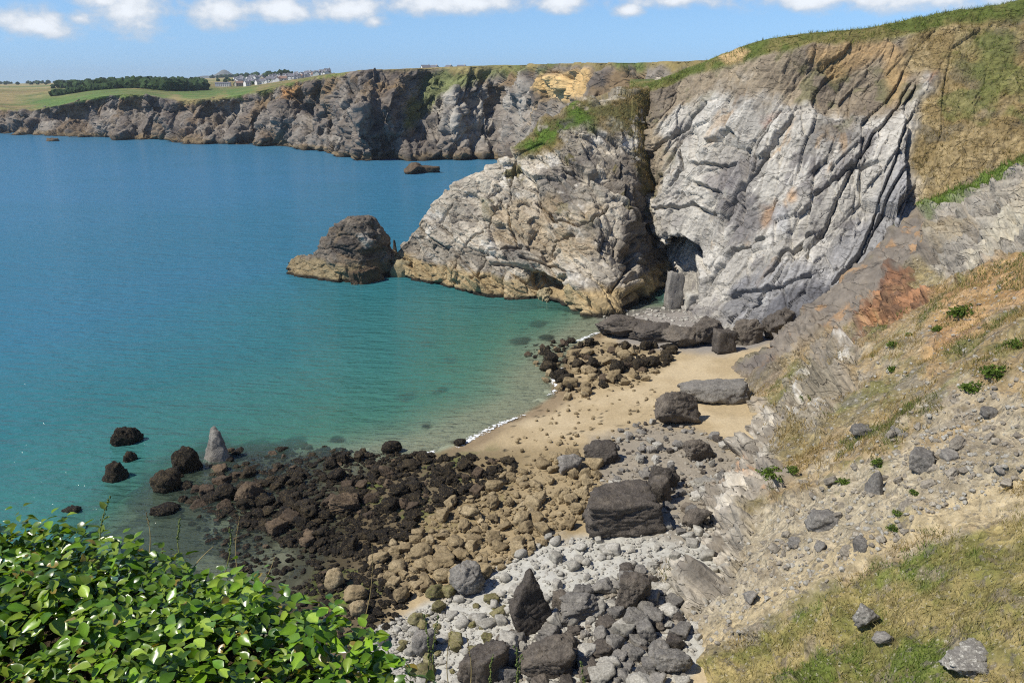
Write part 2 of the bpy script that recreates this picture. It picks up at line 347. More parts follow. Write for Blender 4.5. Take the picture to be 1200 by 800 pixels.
def build_beach():
    nv, nu = 430, 390
    y = 34 * (220 / 34.) ** np.linspace(0, 1, nv)[:, None] * np.ones((1, nu))
    s = np.linspace(0, 1, nu)[None]; x = (-.80 * y - 12) + s * ((.36 * y + 6) + (.80 * y + 12))
    z = bed(x, y); P = np.stack([x, y, z], -1); u, v = proj(P)
    sd = poly_sd(x, y, LANDP)
    wob = fbm(P, 6, 4, 5) * 10; wob2 = fbm(P, 1.5, 3, 15) * 6
    sand = mix(np.broadcast_to(S(182, 163, 128), P.shape), np.broadcast_to(S(198, 180, 146), P.shape), sstep(fbm(P, 5, 4, 21), -.5, .6))
    wet = sstep(sd + fbm(P, 4, 3, 2) * .8, -3.2, -.6)
    c = mix(sand, np.broadcast_to(S(140, 122, 96), P.shape), wet * .85)
    # under water: pale sand with dark weed beds
    under = sstep(sd, -.3, .8)
    c = mix(c, np.broadcast_to(S(150, 156, 132), P.shape), under)
    weedn = fbm(P * np.array([1, .75, 1]), 7, 5, 33, .58)
    nearrf = sstep(poly_sd(x, y, REEF), 12, -3) * sstep(u, 440, 380)
    c = mix(c, np.broadcast_to(S(34, 40, 30), P.shape), sstep(weedn + 1.0 * nearrf, .58, .80) * (sd > -1))
    farweed = [(250, 520, 30), (215, 530, 26), (170, 590, 34), (100, 590, 30), (230, 600, 30), (300, 620, 30), (345, 516, 18), (270, 640, 30), (200, 640, 30), (110, 560, 26), (527, 422, 12), (437, 400, 8), (500, 500, 10), (395, 515, 14), (440, 545, 9), (150, 505, 26), (120, 575, 40), (180, 560, 30), (560, 350, 12), (600, 345, 20), (545, 385, 7), (630, 380, 14), (610, 400, 16), (640, 395, 12)]
    fw = np.zeros(x.shape)
    for (fu, fv, r) in farweed: fw = np.maximum(fw, 1 - np.hypot(u - fu, (v - fv) * 2.4) / r + .25 * fbm(P, 2.2, 3, 9))
    c = mix(c, np.broadcast_to(S(38, 44, 38), P.shape), sstep(fw, .15, .4) * (sd > 0))
    sp = sstep(fbm(P, 1.3, 4, 77, .6), .62, .78) * sstep(poly_sd(u, v, [(590, 345), (700, 370), (660, 440), (590, 400)]), 25, -10) * (sd > 0)
    c = mix(c, np.broadcast_to(S(60, 58, 40), P.shape), sp)
    c = mix(c, np.broadcast_to(S(84, 84, 66), P.shape), sstep(-poly_sd(x, y, REEF) + fbm(P, 4, 3, 93) * 2, -1, 3) * sstep(sd, -.5, 1) * .7)
    # brown silt among weed rocks
    rk = [(160, 560), (300, 510), (480, 530), (610, 535), (590, 590), (500, 640), (460, 720), (420, 800), (330, 800), (200, 700)]
    m = sstep(poly_sd(u, v, rk) + wob, 10, -14)
    m = m * sstep(sd, 2.5, .5); c = mix(c, np.broadcast_to(S(84, 74, 54), P.shape), m * .85)
    m2 = sstep(fbm(P, 2.2, 4, 40), .25, .5) * m
    c = mix(c, np.broadcast_to(S(96, 108, 50), P.shape), m2 * .7)
    # tan stones ground, pale shingle, grey rubble
    m = sstep(poly_sd(u, v, [(560, 540), (700, 520), (720, 600), (640, 660), (520, 690), (440, 640), (520, 590)]) + wob, 8, -8)
    c = mix(c, np.broadcast_to(S(150, 132, 98), P.shape), m * .7)
    sh = sstep(poly_sd(u, v, [(640, 628), (740, 622), (860, 600), (860, 760), (760, 810), (560, 830), (400, 810), (425, 745), (540, 690)]) + wob + wob2, 8, -8)
    c = mix(c, np.broadcast_to(S(188, 186, 176), P.shape), sh)
    gr = sstep(poly_sd(u, v, [(690, 512), (770, 495), (815, 505), (870, 530), (900, 600), (800, 640), (720, 610)]) + wob, 8, -8)
    c = mix(c, np.broadcast_to(S(150, 142, 128), P.shape), gr * .9)
    rk2 = sstep(poly_sd(u, v, [(600, 400), (690, 395), (790, 400), (790, 430), (700, 460), (650, 460), (610, 430)]) + wob, 6, -6)
    c = mix(c, np.broadcast_to(S(110, 94, 64), P.shape), rk2 * .5 * (sd < 1) * sstep(fbm(P, 2.5, 4, 92), -.5, .3))
    rk3 = sstep(poly_sd(u, v, [(690, 365), (800, 355), (930, 370), (930, 395), (850, 415), (730, 408)]) + wob * .5, 5, -5)
    c = mix(c, np.broadcast_to(S(150, 144, 136), P.shape), rk3)
    sparse = sstep(fbm(P * np.array([1, 1.6, 1]), .8, 3, 91), .72, .85) * sstep(poly_sd(u, v, [(560, 520), (640, 470), (760, 440), (780, 470), (700, 520), (600, 545)]), 5, -10)
    c = mix(c, np.broadcast_to(S(58, 52, 40), P.shape), sparse)
    P[..., 2] += fbm(P, 3, 4, 3) * .10 * np.clip(sstep(sd, 1, -3) + .5, 0, 1) + (sh + gr) * fbm(P, .5, 3, 8) * .10
    me = grid_mesh('beach', P); set_attr(me, 'col', c.reshape(-1, 3))
    obj('beach', me, M_BEACH, kind='structure', label='sandy cove floor with shingle and shallow sea bed', cat='beach')
build_beach()

# ---------------------------------------------------------------- sea
def build_sea():
    nv, nu = 260, 240
    y = 30 * (2600 / 30.) ** np.linspace(0, 1, nv)[:, None] * np.ones((1, nu))
    s = np.linspace(0, 1, nu)[None]; x = (-1.0 * y - 30) + s * (1.5 * y + 60)
    z = bed(np.clip(x, -400, 80), np.clip(y, 0, 230)); depth = -z
    far = sstep(np.hypot(x + 5, y - 70), 90, 330)
    depth = np.where(depth > 0, depth + far * 9, depth)
    P = np.stack([x, y, np.zeros_like(x)], -1)
    me = grid_mesh('sea', P, keep=(depth > -.9) | (y > 130)); set_attr(me, 'depth', depth.ravel(), 'FLOAT')
    m, nt, b, out = new_mat('sea_water'); L = nt.links; nt.nodes.remove(b)
    at = N(nt, 'ShaderNodeAttribute', attribute_name='depth'); d = at.outputs['Fac']
    ramp = N(nt, 'ShaderNodeValToRGB'); e = ramp.color_ramp.elements
    e[0].position = 0; e[0].color = tuple(S(146, 160, 138, .85)) + (1,); e[1].position = 1; e[1].color = tuple(S(70, 130, 164, .86)) + (1,)
    for p, c in ((.05, S(98, 156, 140, .86)), (.12, S(80, 145, 138, .82)), (.26, S(62, 132, 138, .77)), (.55, S(60, 126, 152, .81))):
        x_ = e.new(p); x_.color = tuple(c) + (1,)
    tc = N(nt, 'ShaderNodeTexCoord')
    nb = N(nt, 'ShaderNodeTexNoise'); nb.inputs['Scale'].default_value = .022; nb.inputs['Detail'].default_value = 4; L.new(tc.outputs['Object'], nb.inputs['Vector'])
    dd = mth(nt, 'MULTIPLY', mth(nt, 'ADD', d, mth(nt, 'MULTIPLY', mth(nt, 'SUBTRACT', nb.outputs['Fac'], .5), mth(nt, 'MULTIPLY', d, .7))), 1 / 20.)
    L.new(dd, ramp.inputs[0])
    dif = N(nt, 'ShaderNodeBsdfDiffuse'); L.new(ramp.outputs[0], dif.inputs['Color'])
    tr = N(nt, 'ShaderNodeBsdfTransparent'); ab = N(nt, 'ShaderNodeCombineColor'); dp = mth(nt, 'MAXIMUM', d, 0.0)
    for i_, k_ in enumerate((-.50, -.09, -.11)): L.new(mth(nt, 'MULTIPLY', mth(nt, 'POWER', 2.718, mth(nt, 'MULTIPLY', dp, k_)), .95), ab.inputs[i_])
    L.new(ab.outputs[0], tr.inputs['Color'])
    al = mth(nt, 'SUBTRACT', 1.0, mth(nt, 'POWER', 2.718, mth(nt, 'MULTIPLY', mth(nt, 'MAXIMUM', d, 0.0), -.40)))
    ms = N(nt, 'ShaderNodeMixShader'); L.new(al, ms.inputs[0]); L.new(tr.outputs[0], ms.inputs[1]); L.new(dif.outputs[0], ms.inputs[2])
    gl = N(nt, 'ShaderNodeBsdfGlossy'); gl.inputs['Roughness'].default_value = .12
    mp = N(nt, 'ShaderNodeMapping'); mp.inputs['Rotation'].default_value = (0, 0, .42); mp.inputs['Scale'].default_value = (.42, 1.25, 1); L.new(tc.outputs['Object'], mp.inputs[0])
    w1 = N(nt, 'ShaderNodeTexNoise'); w1.inputs['Scale'].default_value = .75; w1.inputs['Detail'].default_value = 4; w1.inputs['Roughness'].default_value = .55; L.new(mp.outputs[0], w1.inputs['Vector'])
    w2 = N(nt, 'ShaderNodeTexNoise'); w2.inputs['Scale'].default_value = .16; w2.inputs['Detail'].default_value = 3; L.new(mp.outputs[0], w2.inputs['Vector'])
    hgt = mth(nt, 'ADD', mth(nt, 'MULTIPLY', w1.outputs['Fac'], .95), mth(nt, 'MULTIPLY', w2.outputs['Fac'], 1.0))
    bp = N(nt, 'ShaderNodeBump'); bp.inputs['Strength'].default_value = .8; bp.inputs['Distance'].default_value = .8; L.new(hgt, bp.inputs['Height'])
    L.new(bp.outputs[0], gl.inputs['Normal']); L.new(bp.outputs[0], dif.inputs['Normal'])
    fr = N(nt, 'ShaderNodeFresnel'); fr.inputs['IOR'].default_value = 1.33; L.new(bp.outputs[0], fr.inputs['Normal'])
    m2 = N(nt, 'ShaderNodeMixShader'); L.new(mth(nt, 'MULTIPLY', fr.outputs[0], .75), m2.inputs[0]); L.new(ms.outputs[0], m2.inputs[1]); L.new(gl.outputs[0], m2.inputs[2])
    L.new(m2.outputs[0], out.inputs[0])
    obj('sea', me, m, kind='structure', label='clear turquoise sea water filling the cove', cat='sea')
    # floor of the open bay, far below the surface
    pts = np.array([[-3000, 190, -14.], [700, 190, -14.], [700, 2700, -14.], [-3000, 2700, -14.]])
    fm = raw_mesh('sea_bed', pts, [0, 1, 2, 3], 4); set_attr(fm, 'col', np.tile(S(120, 116, 92), (4, 1)))
    obj('sea_bed', fm, M_BEACH, kind='structure', label='sandy bottom of the open bay', cat='sea bed')
build_sea()

# ---------------------------------------------------------------- rock faces
def rock_relief(P, Nn, amp, B, sizes, seed, aniso=(1.0, 1.6, .45)):
    """fractured, bedded relief along the normals; returns displaced points and a per-block tint"""
    q = (P.astype(np.float32) @ B); tint = 0; disp = 0
    warp = np.stack([fbm(P, sizes[0][0] * 1.6, 3, seed + 40 + k) for k in range(3)], -1) * sizes[0][0] * .07
    q = q + warp
    for k, (sz, a, tl) in enumerate(sizes):
        an = np.array(aniso, np.float32) * sz
        r, t, f1, f2, cid = facets(q / an, seed + 20 * k)
        crack = 1 - sstep(f2 - f1, 0.0, .09)
        disp = disp + a * (r * .7 + t * tl * .75) - a * .45 * crack
        tint = tint + (cid - .5) * (1.0 / (1 + .5 * k))
    s = q[..., 2]; st = np.floor(s / 1.1 + fbm(P, 5, 2, seed + 9) * .8)
    disp = disp + .22 * sizes[-1][1] * (hsh(st.astype(np.int32), st.astype(np.int32) * 0, st.astype(np.int32) * 0, seed + 5) * 2 - 1)
    disp = disp + fbm(P, sizes[0][0] * 2.2, 4, seed + 60, .42) * sizes[0][1] * .5
    return P + Nn * (disp * amp)[..., None], tint
def bc(c, P): return np.broadcast_to(c, P.shape)

def carve(P, Nn, u, v, lines, depth, step, amp, side=1.0):
    for ln in lines:
        L_ = np.array(ln, float); d = np.full(u.shape, 1e9); sg = np.zeros(u.shape)
        for k in range(len(L_) - 1):
            x0, y0 = L_[k]; ex, ey = L_[k + 1] - L_[k]; t = np.clip(((u - x0) * ex + (v - y0) * ey) / (ex * ex + ey * ey), 0, 1)
            dd = np.hypot(u - x0 - t * ex, v - y0 - t * ey); cs = (u - x0) * ey - (v - y0) * ex; m = dd < d; d = np.where(m, dd, d); sg = np.where(m, np.sign(cs), sg)
        P = P + Nn * ((-depth * np.exp(-(d / 1.3) ** 2) + step * .75 * np.exp(-d / 10.0) * (sg * side > 0)) * amp)[..., None]
    return P
# ---- far coast: cliffs from across the bay round to the back of the cove, with the plateau above
COAST = [  # base u, v (z 0) or (u, Y) ; top u, v, run ; sky v
    ((-120, 153), (-120, 119), 30, 99), ((-40, 155), (-40, 120), 30, 98.5), ((20, 157), (20, 129), 26, 98), ((70, 160), (66, 124), 26, 97), ((120, 162), (118, 113), 30, 96.5),
    ((170, 164), (165, 111), 30, 95), ((215, 166), (205, 117), 28, 93), ((260, 168), (262, 114), 30, 91), ((305, 171), (305, 106), 34, 89), ((345, 175), (342, 97), 36, 88),
    ((380, 181), (380, 89), 40, 87), ((410, 186), (415, 84), 40, None), ((445, 187), (450, 82), 36, None), ((490, 186), (495, 80), 40, None), ((540, 189), (540, 78), 44, None),
    ((590, 189), (590, 77), 46, None), ((640, -365), (640, 75), 48, None), ((700, -305), (700, 73.5), 50, None), ((760, -250), (760, 73), 50, None), ((820, -215), (815, 71), 50, None), ((885, -195), (880, 70), 48, None), ((960, -195), (960, 72), 48, None)]
def build_coast():
    cols = []
    for k, (b, t, run, sky) in enumerate(COAST):
        if b[1] > 0: B0 = at_z(b[0], b[1], 0.)
        else:
            a, _ = ray(b[0], 150); B0 = np.array([a * -b[1], -b[1], 0.])
        T = at_y(t[0], t[1], B0[1] + run)
        f = lambda s, g: B0 * (1 - s) + T * s + np.array([0, 0, g])
        lo = B0 + np.array([0, -2., -4.]); m1 = f(.34, T[2] * .10); m2 = f(.68, T[2] * .09)
        if sky is not None:
            p1 = at_y(t[0], t[1] * .55 + sky * .45, B0[1] + 260 + 330 * float(sstep(t[0], 200, 290))); p2 = at_y(t[0], t[1] * .18 + sky * .82, 1350 + 250 * float(sstep(t[0], 200, 290))); p3 = at_y(t[0], sky, 3200)
        else:
            a = T[0] / T[1]; p1 = np.array([a * (T[1] + 70), T[1] + 70, T[2] + .8]); p2 = np.array([a * 1350, 1350, T[2] + 6]); p3 = np.array([a * 3200, 3200, 62.])
        p4 = np.array([p3[0] * 1.9, p3[1] * 1.9, p3[2] - 12])
        cols.append([lo, B0, m1, m2, T, p1, p2, p3, p4])
    C = np.array(cols).transpose(1, 0, 2)                # rows x cols
    tv = np.concatenate([np.linspace(0, 1, 8)[:-1], np.linspace(1, 4, 110)[:-1], np.linspace(4, 5, 26)[:-1], np.linspace(5, 8, 56)])
    tu = np.linspace(0, len(COAST) - 1, 950)
    P = loft(C, tv, tu, 4)
    # buttresses and coves along the line
    tU = np.broadcast_to(tu[None], P.shape[:2]); tV = np.broadcast_to(tv[:, None], P.shape[:2])
    but = fbm(np.stack([tU * 1.3, tV * .35, tU * 0], -1), 1, 3, 71, .5)
    P[..., 1] += but * 20 * sstep(tV, 4.1, 2.4); 
    Nn = grid_normals(P); 
    if Nn[60, 600, 1] > 0: Nn = -Nn
    u0, v0 = proj(P)
    face = sstep(tV, 4.1, 3.45)
    steep = face
    B = basis((.75, .15, -.62))
    P2, tint = rock_relief(P, Nn, face * np.clip((P[..., 1] / 420) ** 1.8, .12, 1.15) + .03, B, [(26, 3.2, 2.2), (9, 1.7, 2.0), (3.4, .8, 1.6)], 300, (1.0, 1.7, .7))
    P2[..., 2] += fbm(P, 60, 4, 12) * 1.2 * sstep(tV, 4.2, 5) * sstep(tV, 6.4, 5.6)
    P2[0:9] = P[0:9]
    z = P2[..., 2]
    n1 = fbm(P, 14, 5, 61); n2 = fbm(P, 40, 4, 62)
    rock = mix(bc(S(112, 103, 94), P), bc(S(150, 142, 130), P), np.clip(.45 + tint * .75 + n1 * .3, 0, 1))
    rock = mix(rock, bc(S(84, 76, 70), P), sstep(fbm(P, 18, 4, 63), .15, .6) * .75)
    rock = mix(rock, bc(S(132, 112, 86), P), sstep(fbm(P, 22, 4, 67), .1, .6) * .6)
    pale = sstep(poly_sd(u0, v0, [(480, 105), (620, 95), (640, 150), (560, 180), (500, 150)]) + n1 * 14, 10, -14)
    rock = mix(rock, bc(S(178, 172, 160), P), pale * np.clip(.55 + tint * .5, 0, 1))
    band = sstep(z + n1 * .8, 4.2, 2.2) * (tV < 2.2)
    rock = mix(rock, bc(S(120, 104, 76), P), band * .8)
    black = sstep(z + n1 * .4, 1.0, .4) * (tV < 2.2); rock = mix(rock, bc(S(52, 48, 40), P), black)
    turf = mix(bc(S(142, 128, 84), P), bc(S(106, 116, 62), P), sstep(n2 + .4 * n1, -.3, .5))
    turf = mix(turf, bc(S(168, 150, 104), P), sstep(fbm(P * np.array([1, .35, 1]), 120, 3, 64), .1, .4) * .7)
    greenz = sstep(poly_sd(u0, v0, [(20, 118), (110, 106), (200, 112), (180, 125), (90, 135)]) + n1 * 5, 8, -8) + sstep(poly_sd(u0, v0, [(205, 108), (300, 103), (285, 116), (215, 116)]) + n1 * 4, 5, -5)
    turf = mix(turf, bc(S(92, 124, 58), P), np.clip(greenz, 0, 1) * .9)
    tg = sstep(tV + .22 * n1 + .14 * tint, 3.72, 4.0)
    slope_veg = sstep(n1 + n2 * .6, .0, .45) * sstep(tV, 2.3, 3.1) * .85
    c = mix(rock, bc(S(130, 110, 82), P), slope_veg); c = mix(c, turf, tg)
    for poly in ([(500, 98), (520, 82), (600, 78), (640, 82), (560, 92), (520, 112), (475, 150), (490, 112)],):
        m = sstep(poly_sd(u0, v0, poly) + n1 * 8, 6, -6); c = mix(c, bc(S(112, 122, 66), P), m * .8)
    for poly, cc in (([(630, 92), (645, 84), (690, 82), (692, 108), (670, 120), (640, 118), (628, 104)], S(214, 180, 122)), ([(330, 108), (346, 100), (352, 108), (338, 116)], S(206, 156, 98)),
                     ([(640, 110), (650, 106), (628, 142), (620, 146)], S(196, 168, 120)), ([(240, 118), (262, 112), (270, 120), (250, 124)], S(170, 142, 98)), ([(762, 98), (778, 90), (782, 98), (768, 108)], S(196, 186, 168))):
        m = sstep(poly_sd(u0, v0, poly) + n1 * 9 + 4 * tint, 4, -6); c = mix(c, bc(cc, P) * (1 + .35 * np.clip(tint, -1, 1))[..., None], m * .85)
    # fields beyond: hedged plots
    fx = np.floor(P[..., 0] / 170 + fbm(P, 300, 2, 5) * .5).astype(np.int32); fy = np.floor(P[..., 1] / 240).astype(np.int32)
    fr = hsh(fx, fy, fx * 0, 17); far = sstep(tV, 5.6, 6.1)
    fld = mix(bc(S(176, 160, 112), P), bc(S(120, 130, 76), P), (fr > .55).astype(float)); c = mix(c, fld, far * .85)
    me = grid_mesh('far_cliff', P2); set_attr(me, 'col', c.reshape(-1, 3))
    obj('far_cliff', me, M_FAR, kind='structure', label='long line of brown sea cliffs under turf and fields across the bay', cat='cliff')
    return P2[140:]
COAST_P = build_coast()

# ---- headland: pale rock nose with grassy crown
HEAD = [((452, 316), (458, 306), 169), ((470, 324), (470, 288), 169), ((490, 330), (486, 268), 169), ((520, 337), (512, 234), 168), ((560, 345), (558, 203), 167),
        ((605, 349), (606, 174), 167), ((645, 351), (650, 134), 168), ((692, 371), (700, 112), 170), ((738, 368), (738, 106), 172), ((768, 352), (754, 105), 173), ((795, 345), (782, 101), 179)]
def build_headland():
    cols = []
    for k, (b, t, Y) in enumerate(HEAD):
        B0 = at_z(b[0], b[1], 0.)
        if k >= 9: B0 = at_y(b[0], b[1], (150, 166)[k - 9])
        T = at_y(t[0], t[1], Y); vs = np.linspace(b[1], t[1], 6); us = np.linspace(b[0], t[0], 6); col = [B0 + np.array([0, -1.0, -4.5])]
        ex = 1.05 if k < 5 else (1.12 if k < 7 else .95)
        for j in range(6):
            s = j / 5.; col.append(at_y(us[j], vs[j], B0[1] + (T[1] - B0[1]) * s ** ex))
        bk = 14 if k < 7 else 18
        col.append(T + np.array([1, bk * .35, -T[2] * .10])); col.append(T + np.array([3, bk, -T[2] * .55])); col.append(np.array([T[0] + 4, T[1] + bk * 1.5, -4.]))
        cols.append(col)
    C = np.array(cols).transpose(1, 0, 2)
    tv = np.concatenate([np.linspace(0, 1, 14)[:-1], np.linspace(1, 6, 300)[:-1], np.linspace(6, 9, 36)]); tu = np.linspace(0, len(HEAD) - 1, 470)
    P = cr(C, tv); P = cr(P.transpose(1, 0, 2), tu).transpose(1, 0, 2)
    Nn = grid_normals(P)
    if Nn[120, 300, 1] > 0: Nn = -Nn
    u0, v0 = proj(P); tV = np.broadcast_to(tv[:, None], P.shape[:2])
    n1 = fbm(P, 6, 5, 81); n2 = fbm(P, 16, 4, 82)
    grassy = sstep(poly_sd(u0, v0, [(595, 172), (650, 130), (700, 108), (800, 90), (800, 150), (810, 330), (775, 260), (750, 215), (735, 165), (700, 150), (672, 165), (640, 190), (600, 200)]) + n1 * 14, 9, -11)
    amp = (1 - .75 * grassy) * (1 - .6 * sstep(tV, 4.6, 5.8) * sstep(u0, 640, 560))
    # buttress ribs running up the face
    rib = fbm(np.stack([P[..., 0] * .11 + .02 * P[..., 2], P[..., 2] * .012, P[..., 1] * 0], -1), 1, 3, 85)
    P = P + Nn * (rib * 1.3 * sstep(tV, .5, 2) * amp)[..., None]
    B = basis((.62, .1, .78))
    P2, tint = rock_relief(P, Nn, amp, B, [(8.0, 1.1, 2.4), (3.2, .55, 2.2), (1.2, .26, 1.8)], 400, (1.0, 1.6, .65))
    wu, wv = u0 + n1 * 5, v0 + fbm(P, 5, 4, 99) * 5
    P2 = carve(P2, Nn, wu, wv, [[(532, 336), (544, 300), (572, 268), (584, 232)], [(606, 300), (600, 260), (594, 220), (608, 188)], [(612, 308), (652, 316), (680, 326)], [(696, 284), (720, 292), (722, 278)], [(648, 300), (656, 284), (676, 278)],
                                [(716, 340), (736, 316), (734, 284)], [(488, 284), (508, 268), (532, 232)], [(630, 240), (650, 262), (680, 268), (712, 250)], [(560, 330), (575, 300), (610, 290)], [(660, 200), (690, 215), (728, 205)], [(640, 345), (620, 320), (580, 312)]], 1.6, .8, amp, -1)
    P2 = carve(P2, Nn, wu, wv, [[(728, 192), (734, 232), (744, 284), (772, 348)]], 2.0, 1.6, amp, -1)
    # notches and caves at the foot: overhung block edges
    for poly, dep in (([(610, 318), (640, 322), (668, 338), (662, 348), (632, 340)], 4.5), ([(738, 268), (760, 262), (775, 290), (778, 356), (742, 360), (730, 330)], 5.0), ([(655, 326), (670, 322), (675, 334), (662, 340)], 2.0)):
        m = sstep(poly_sd(u0, v0, poly) + n1 * 4, 3, -6); P2 = P2 + np.array([.35, .9, 0]) * (m * dep)[..., None]
    z = P2[..., 2]
    rock = mix(bc(S(138, 130, 117), P), bc(S(198, 188, 170), P), np.clip(.5 + tint * .8 + n1 * .35, 0, 1))
    rock = mix(rock, bc(S(108, 102, 96), P), sstep(fbm(P, 9, 5, 83, .6), .2, .6) * .7)
    rock = mix(rock, bc(S(214, 209, 198), P), sstep(fbm(P, 4, 5, 84, .6) + .3 * tint, .35, .7) * .7)
    rock = mix(rock, bc(S(170, 148, 112), P), sstep(fbm(P, 12, 4, 86), .3, .7) * .5)
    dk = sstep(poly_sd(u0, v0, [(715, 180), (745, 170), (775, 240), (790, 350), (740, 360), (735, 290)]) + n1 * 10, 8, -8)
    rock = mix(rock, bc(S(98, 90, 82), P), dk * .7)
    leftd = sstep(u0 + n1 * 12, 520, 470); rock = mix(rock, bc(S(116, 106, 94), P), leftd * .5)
    band = sstep(z + n1 * .7, 4.6, 3.6); rock = mix(rock, bc(S(176, 154, 112), P) * (1 + .2 * np.clip(tint, -1, 1))[..., None], band * .85)
    black = sstep(z + n1 * .35, .95, .45); rock = mix(rock, bc(S(50, 46, 38), P), black)
    veg = mix(bc(S(128, 112, 74), P), bc(S(104, 100, 62), P), sstep(fbm(P, 3, 4, 87), -.3, .4))
    gg = sstep(poly_sd(u0, v0, [(606, 176), (640, 150), (676, 126), (700, 132), (696, 150), (660, 160), (626, 182)]) + n1 * 10, 8, -8)
    veg = mix(veg, bc(S(92, 116, 46), P), gg * sstep(fbm(P, 2, 4, 88), -.5, .1))
    ht = sstep(poly_sd(u0, v0, [(655, 142), (672, 138), (676, 146), (660, 150)]) + n1 * 5, 4, -4); veg = mix(veg, bc(S(98, 82, 96), P), ht * .7)
    veg = mix(veg, rock, sstep(fbm(P, 3.5, 5, 89, .6), .3, .5) * .8)
    spots = sstep(fbm(P, 5, 5, 90, .6), .5, .62) * sstep(v0, 300, 200) * .8
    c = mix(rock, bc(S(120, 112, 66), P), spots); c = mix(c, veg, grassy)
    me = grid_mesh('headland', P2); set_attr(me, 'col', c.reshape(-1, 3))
    obj('headland', me, M_HEAD, kind='structure', label='pale grey rocky headland with grassy crown running into the sea', cat='headland')
    return P2.reshape(-1, 3), grassy.ravel() * (tV.ravel() < 6.2), gg.ravel()
HEAD_T = build_headland()

# ---- main cliff behind the beach, with the grazed slope running up to its right
MAIN = [((742, 356, 166), (738, 99), 187), ((776, 356, 148), (768, 97), 172), ((806, 366, 137), (806, 82), 171), ((850, 378, 127), (852, 63), 163), ((905, 390, 120), (902, 46), 156), ((965, 395, 115), (960, 37), 152), ((1020, 400, 111), (1010, 33), 150),
        ((1075, 405, 108), (1060, 25), 149), ((1140, 405, 106), (1120, 14), 148), ((1225, 405, 104), (1200, 0), 147), ((1340, 405, 102), (1320, -24), 146), ((1500, 405, 100), (1500, -50), 146)]
def build_main():
    cols = []
    for k, (b, t, Y) in enumerate(MAIN):
        B0 = at_y(*b); T = at_y(t[0], t[1], Y); vs = np.linspace(b[1], t[1], 7); us = np.linspace(b[0], t[0], 7)
        col = [B0 + np.array([0, -2.0, -5])]; ex = 1.0
        for j in range(7):
            s = j / 6.; col.append(at_y(us[j], vs[j], B0[1] + (Y - B0[1]) * s ** ex))
        a = T[0] / T[1]
        col.append(np.array([T[0] + a * 8, T[1] + 8, T[2] + .5])); col.append(np.array([T[0] + a * 45, T[1] + 45, T[2] + .8])); col.append(np.array([T[0] + a * 300, T[1] + 300, T[2] + 4])); cols.append(col)
    C = np.array(cols).transpose(1, 0, 2)
    tv = np.concatenate([np.linspace(0, 1, 10)[:-1], np.linspace(1, 7, 400)[:-1], np.linspace(7, 8, 30)[:-1], np.linspace(8, 10, 16)]); tu = np.linspace(0, len(MAIN) - 1, 620)
    P = loft(C, tv, tu, 7)
    Nn = grid_normals(P)
    if Nn[200, 300, 1] > 0: Nn = -Nn
    u0, v0 = proj(P); tV = np.broadcast_to(tv[:, None], P.shape[:2])
    n1 = fbm(P, 6, 5, 181); n2 = fbm(P, 18, 4, 182)
    upper = [(740, 128), (790, 104), (850, 108), (900, 122), (960, 132), (1030, 120), (1062, 100), (1062, 0), (740, 0)]
    slope = [(1050, -20), (1066, 70), (1100, 85), (1072, 140), (1066, 200), (1085, 260), (1080, 420), (1600, 420), (1600, -150), (1050, -150)]
    mu = sstep(poly_sd(u0, v0, upper) + n1 * 26 + n2 * 14, 16, -16); ms = sstep(poly_sd(u0, v0, slope) + n1 * 9, 10, -10)
    turf = sstep(tV + .10 * n1, 6.66, 6.82)
    amp = (1 - .8 * ms) * (1 - .45 * mu) * (1 - .9 * turf)
    # hollow under the brow and the shallow scoop of the upper wall
    sc = np.exp(-(((u0 - 985) / 75) ** 2 + ((v0 - 100) / 38) ** 2)); P = P - Nn * (sc * 5.0)[..., None]
    rib = fbm(np.stack([P[..., 0] * .09 - .06 * P[..., 2], P[..., 2] * .01, P[..., 1] * 0], -1), 1, 3, 185)
    P = P + Nn * (rib * .9 * amp)[..., None]
    B = basis((.80, .18, -.56))
    P2, tint = rock_relief(P, Nn, amp, B, [(9.0, 1.0, 2.6), (3.6, .52, 2.2), (1.4, .24, 1.8)], 500, (1.1, 2.0, .55))
    wu, wv = u0 + n1 * 5, v0 + fbm(P, 5, 4, 199) * 5
    P2 = carve(P2, Nn, wu, wv, [[(825, 181), (852, 154), (861, 162)], [(818, 195), (866, 195)], [(818, 214), (833, 223), (847, 228)], [(880, 200), (885, 176), (913, 124)], [(792, 219), (802, 200), (797, 181)], [(949, 304), (968, 257), (1006, 190), (1068, 95)],
                                [(999, 304), (1025, 256), (1049, 180), (1068, 133)], [(954, 228), (997, 200), (1025, 195)], [(902, 328), (920, 304), (949, 280)], [(849, 257), (882, 204), (930, 138)], [(760, 190), (790, 165), (830, 120)], [(830, 330), (862, 290), (900, 285)], [(975, 330), (1010, 290), (1060, 200)], [(860, 345), (900, 350), (950, 325)], [(780, 250), (815, 240), (840, 250)]], 1.7, .8, amp, 1)
    P2 = P2 + Nn * ((ms * .35 + mu * .2) * fbm(P, 2.0, 4, 190, .6))[..., None]
    for poly, dep in (([(768, 298), (786, 279), (806, 279), (819, 296), (818, 335), (812, 358), (772, 358), (762, 325)], 14.0), ([(1058, 122), (1075, 98), (1078, 104), (1062, 138)], 3.0), ([(745, 240), (780, 290), (775, 360), (755, 360)], 5.0)):
        m = sstep(poly_sd(u0, v0, poly) + n1 * 3, 2, -7); P2 = P2 + np.array([.25, .95, .05]) * (m * dep)[..., None]
    rock = mix(bc(S(136, 132, 125), P), bc(S(188, 183, 172), P), np.clip(.5 + tint * .75 + n1 * .3, 0, 1))
    rock = mix(rock, bc(S(110, 106, 106), P), sstep(fbm(P, 8, 5, 183, .6), .25, .65) * .7)
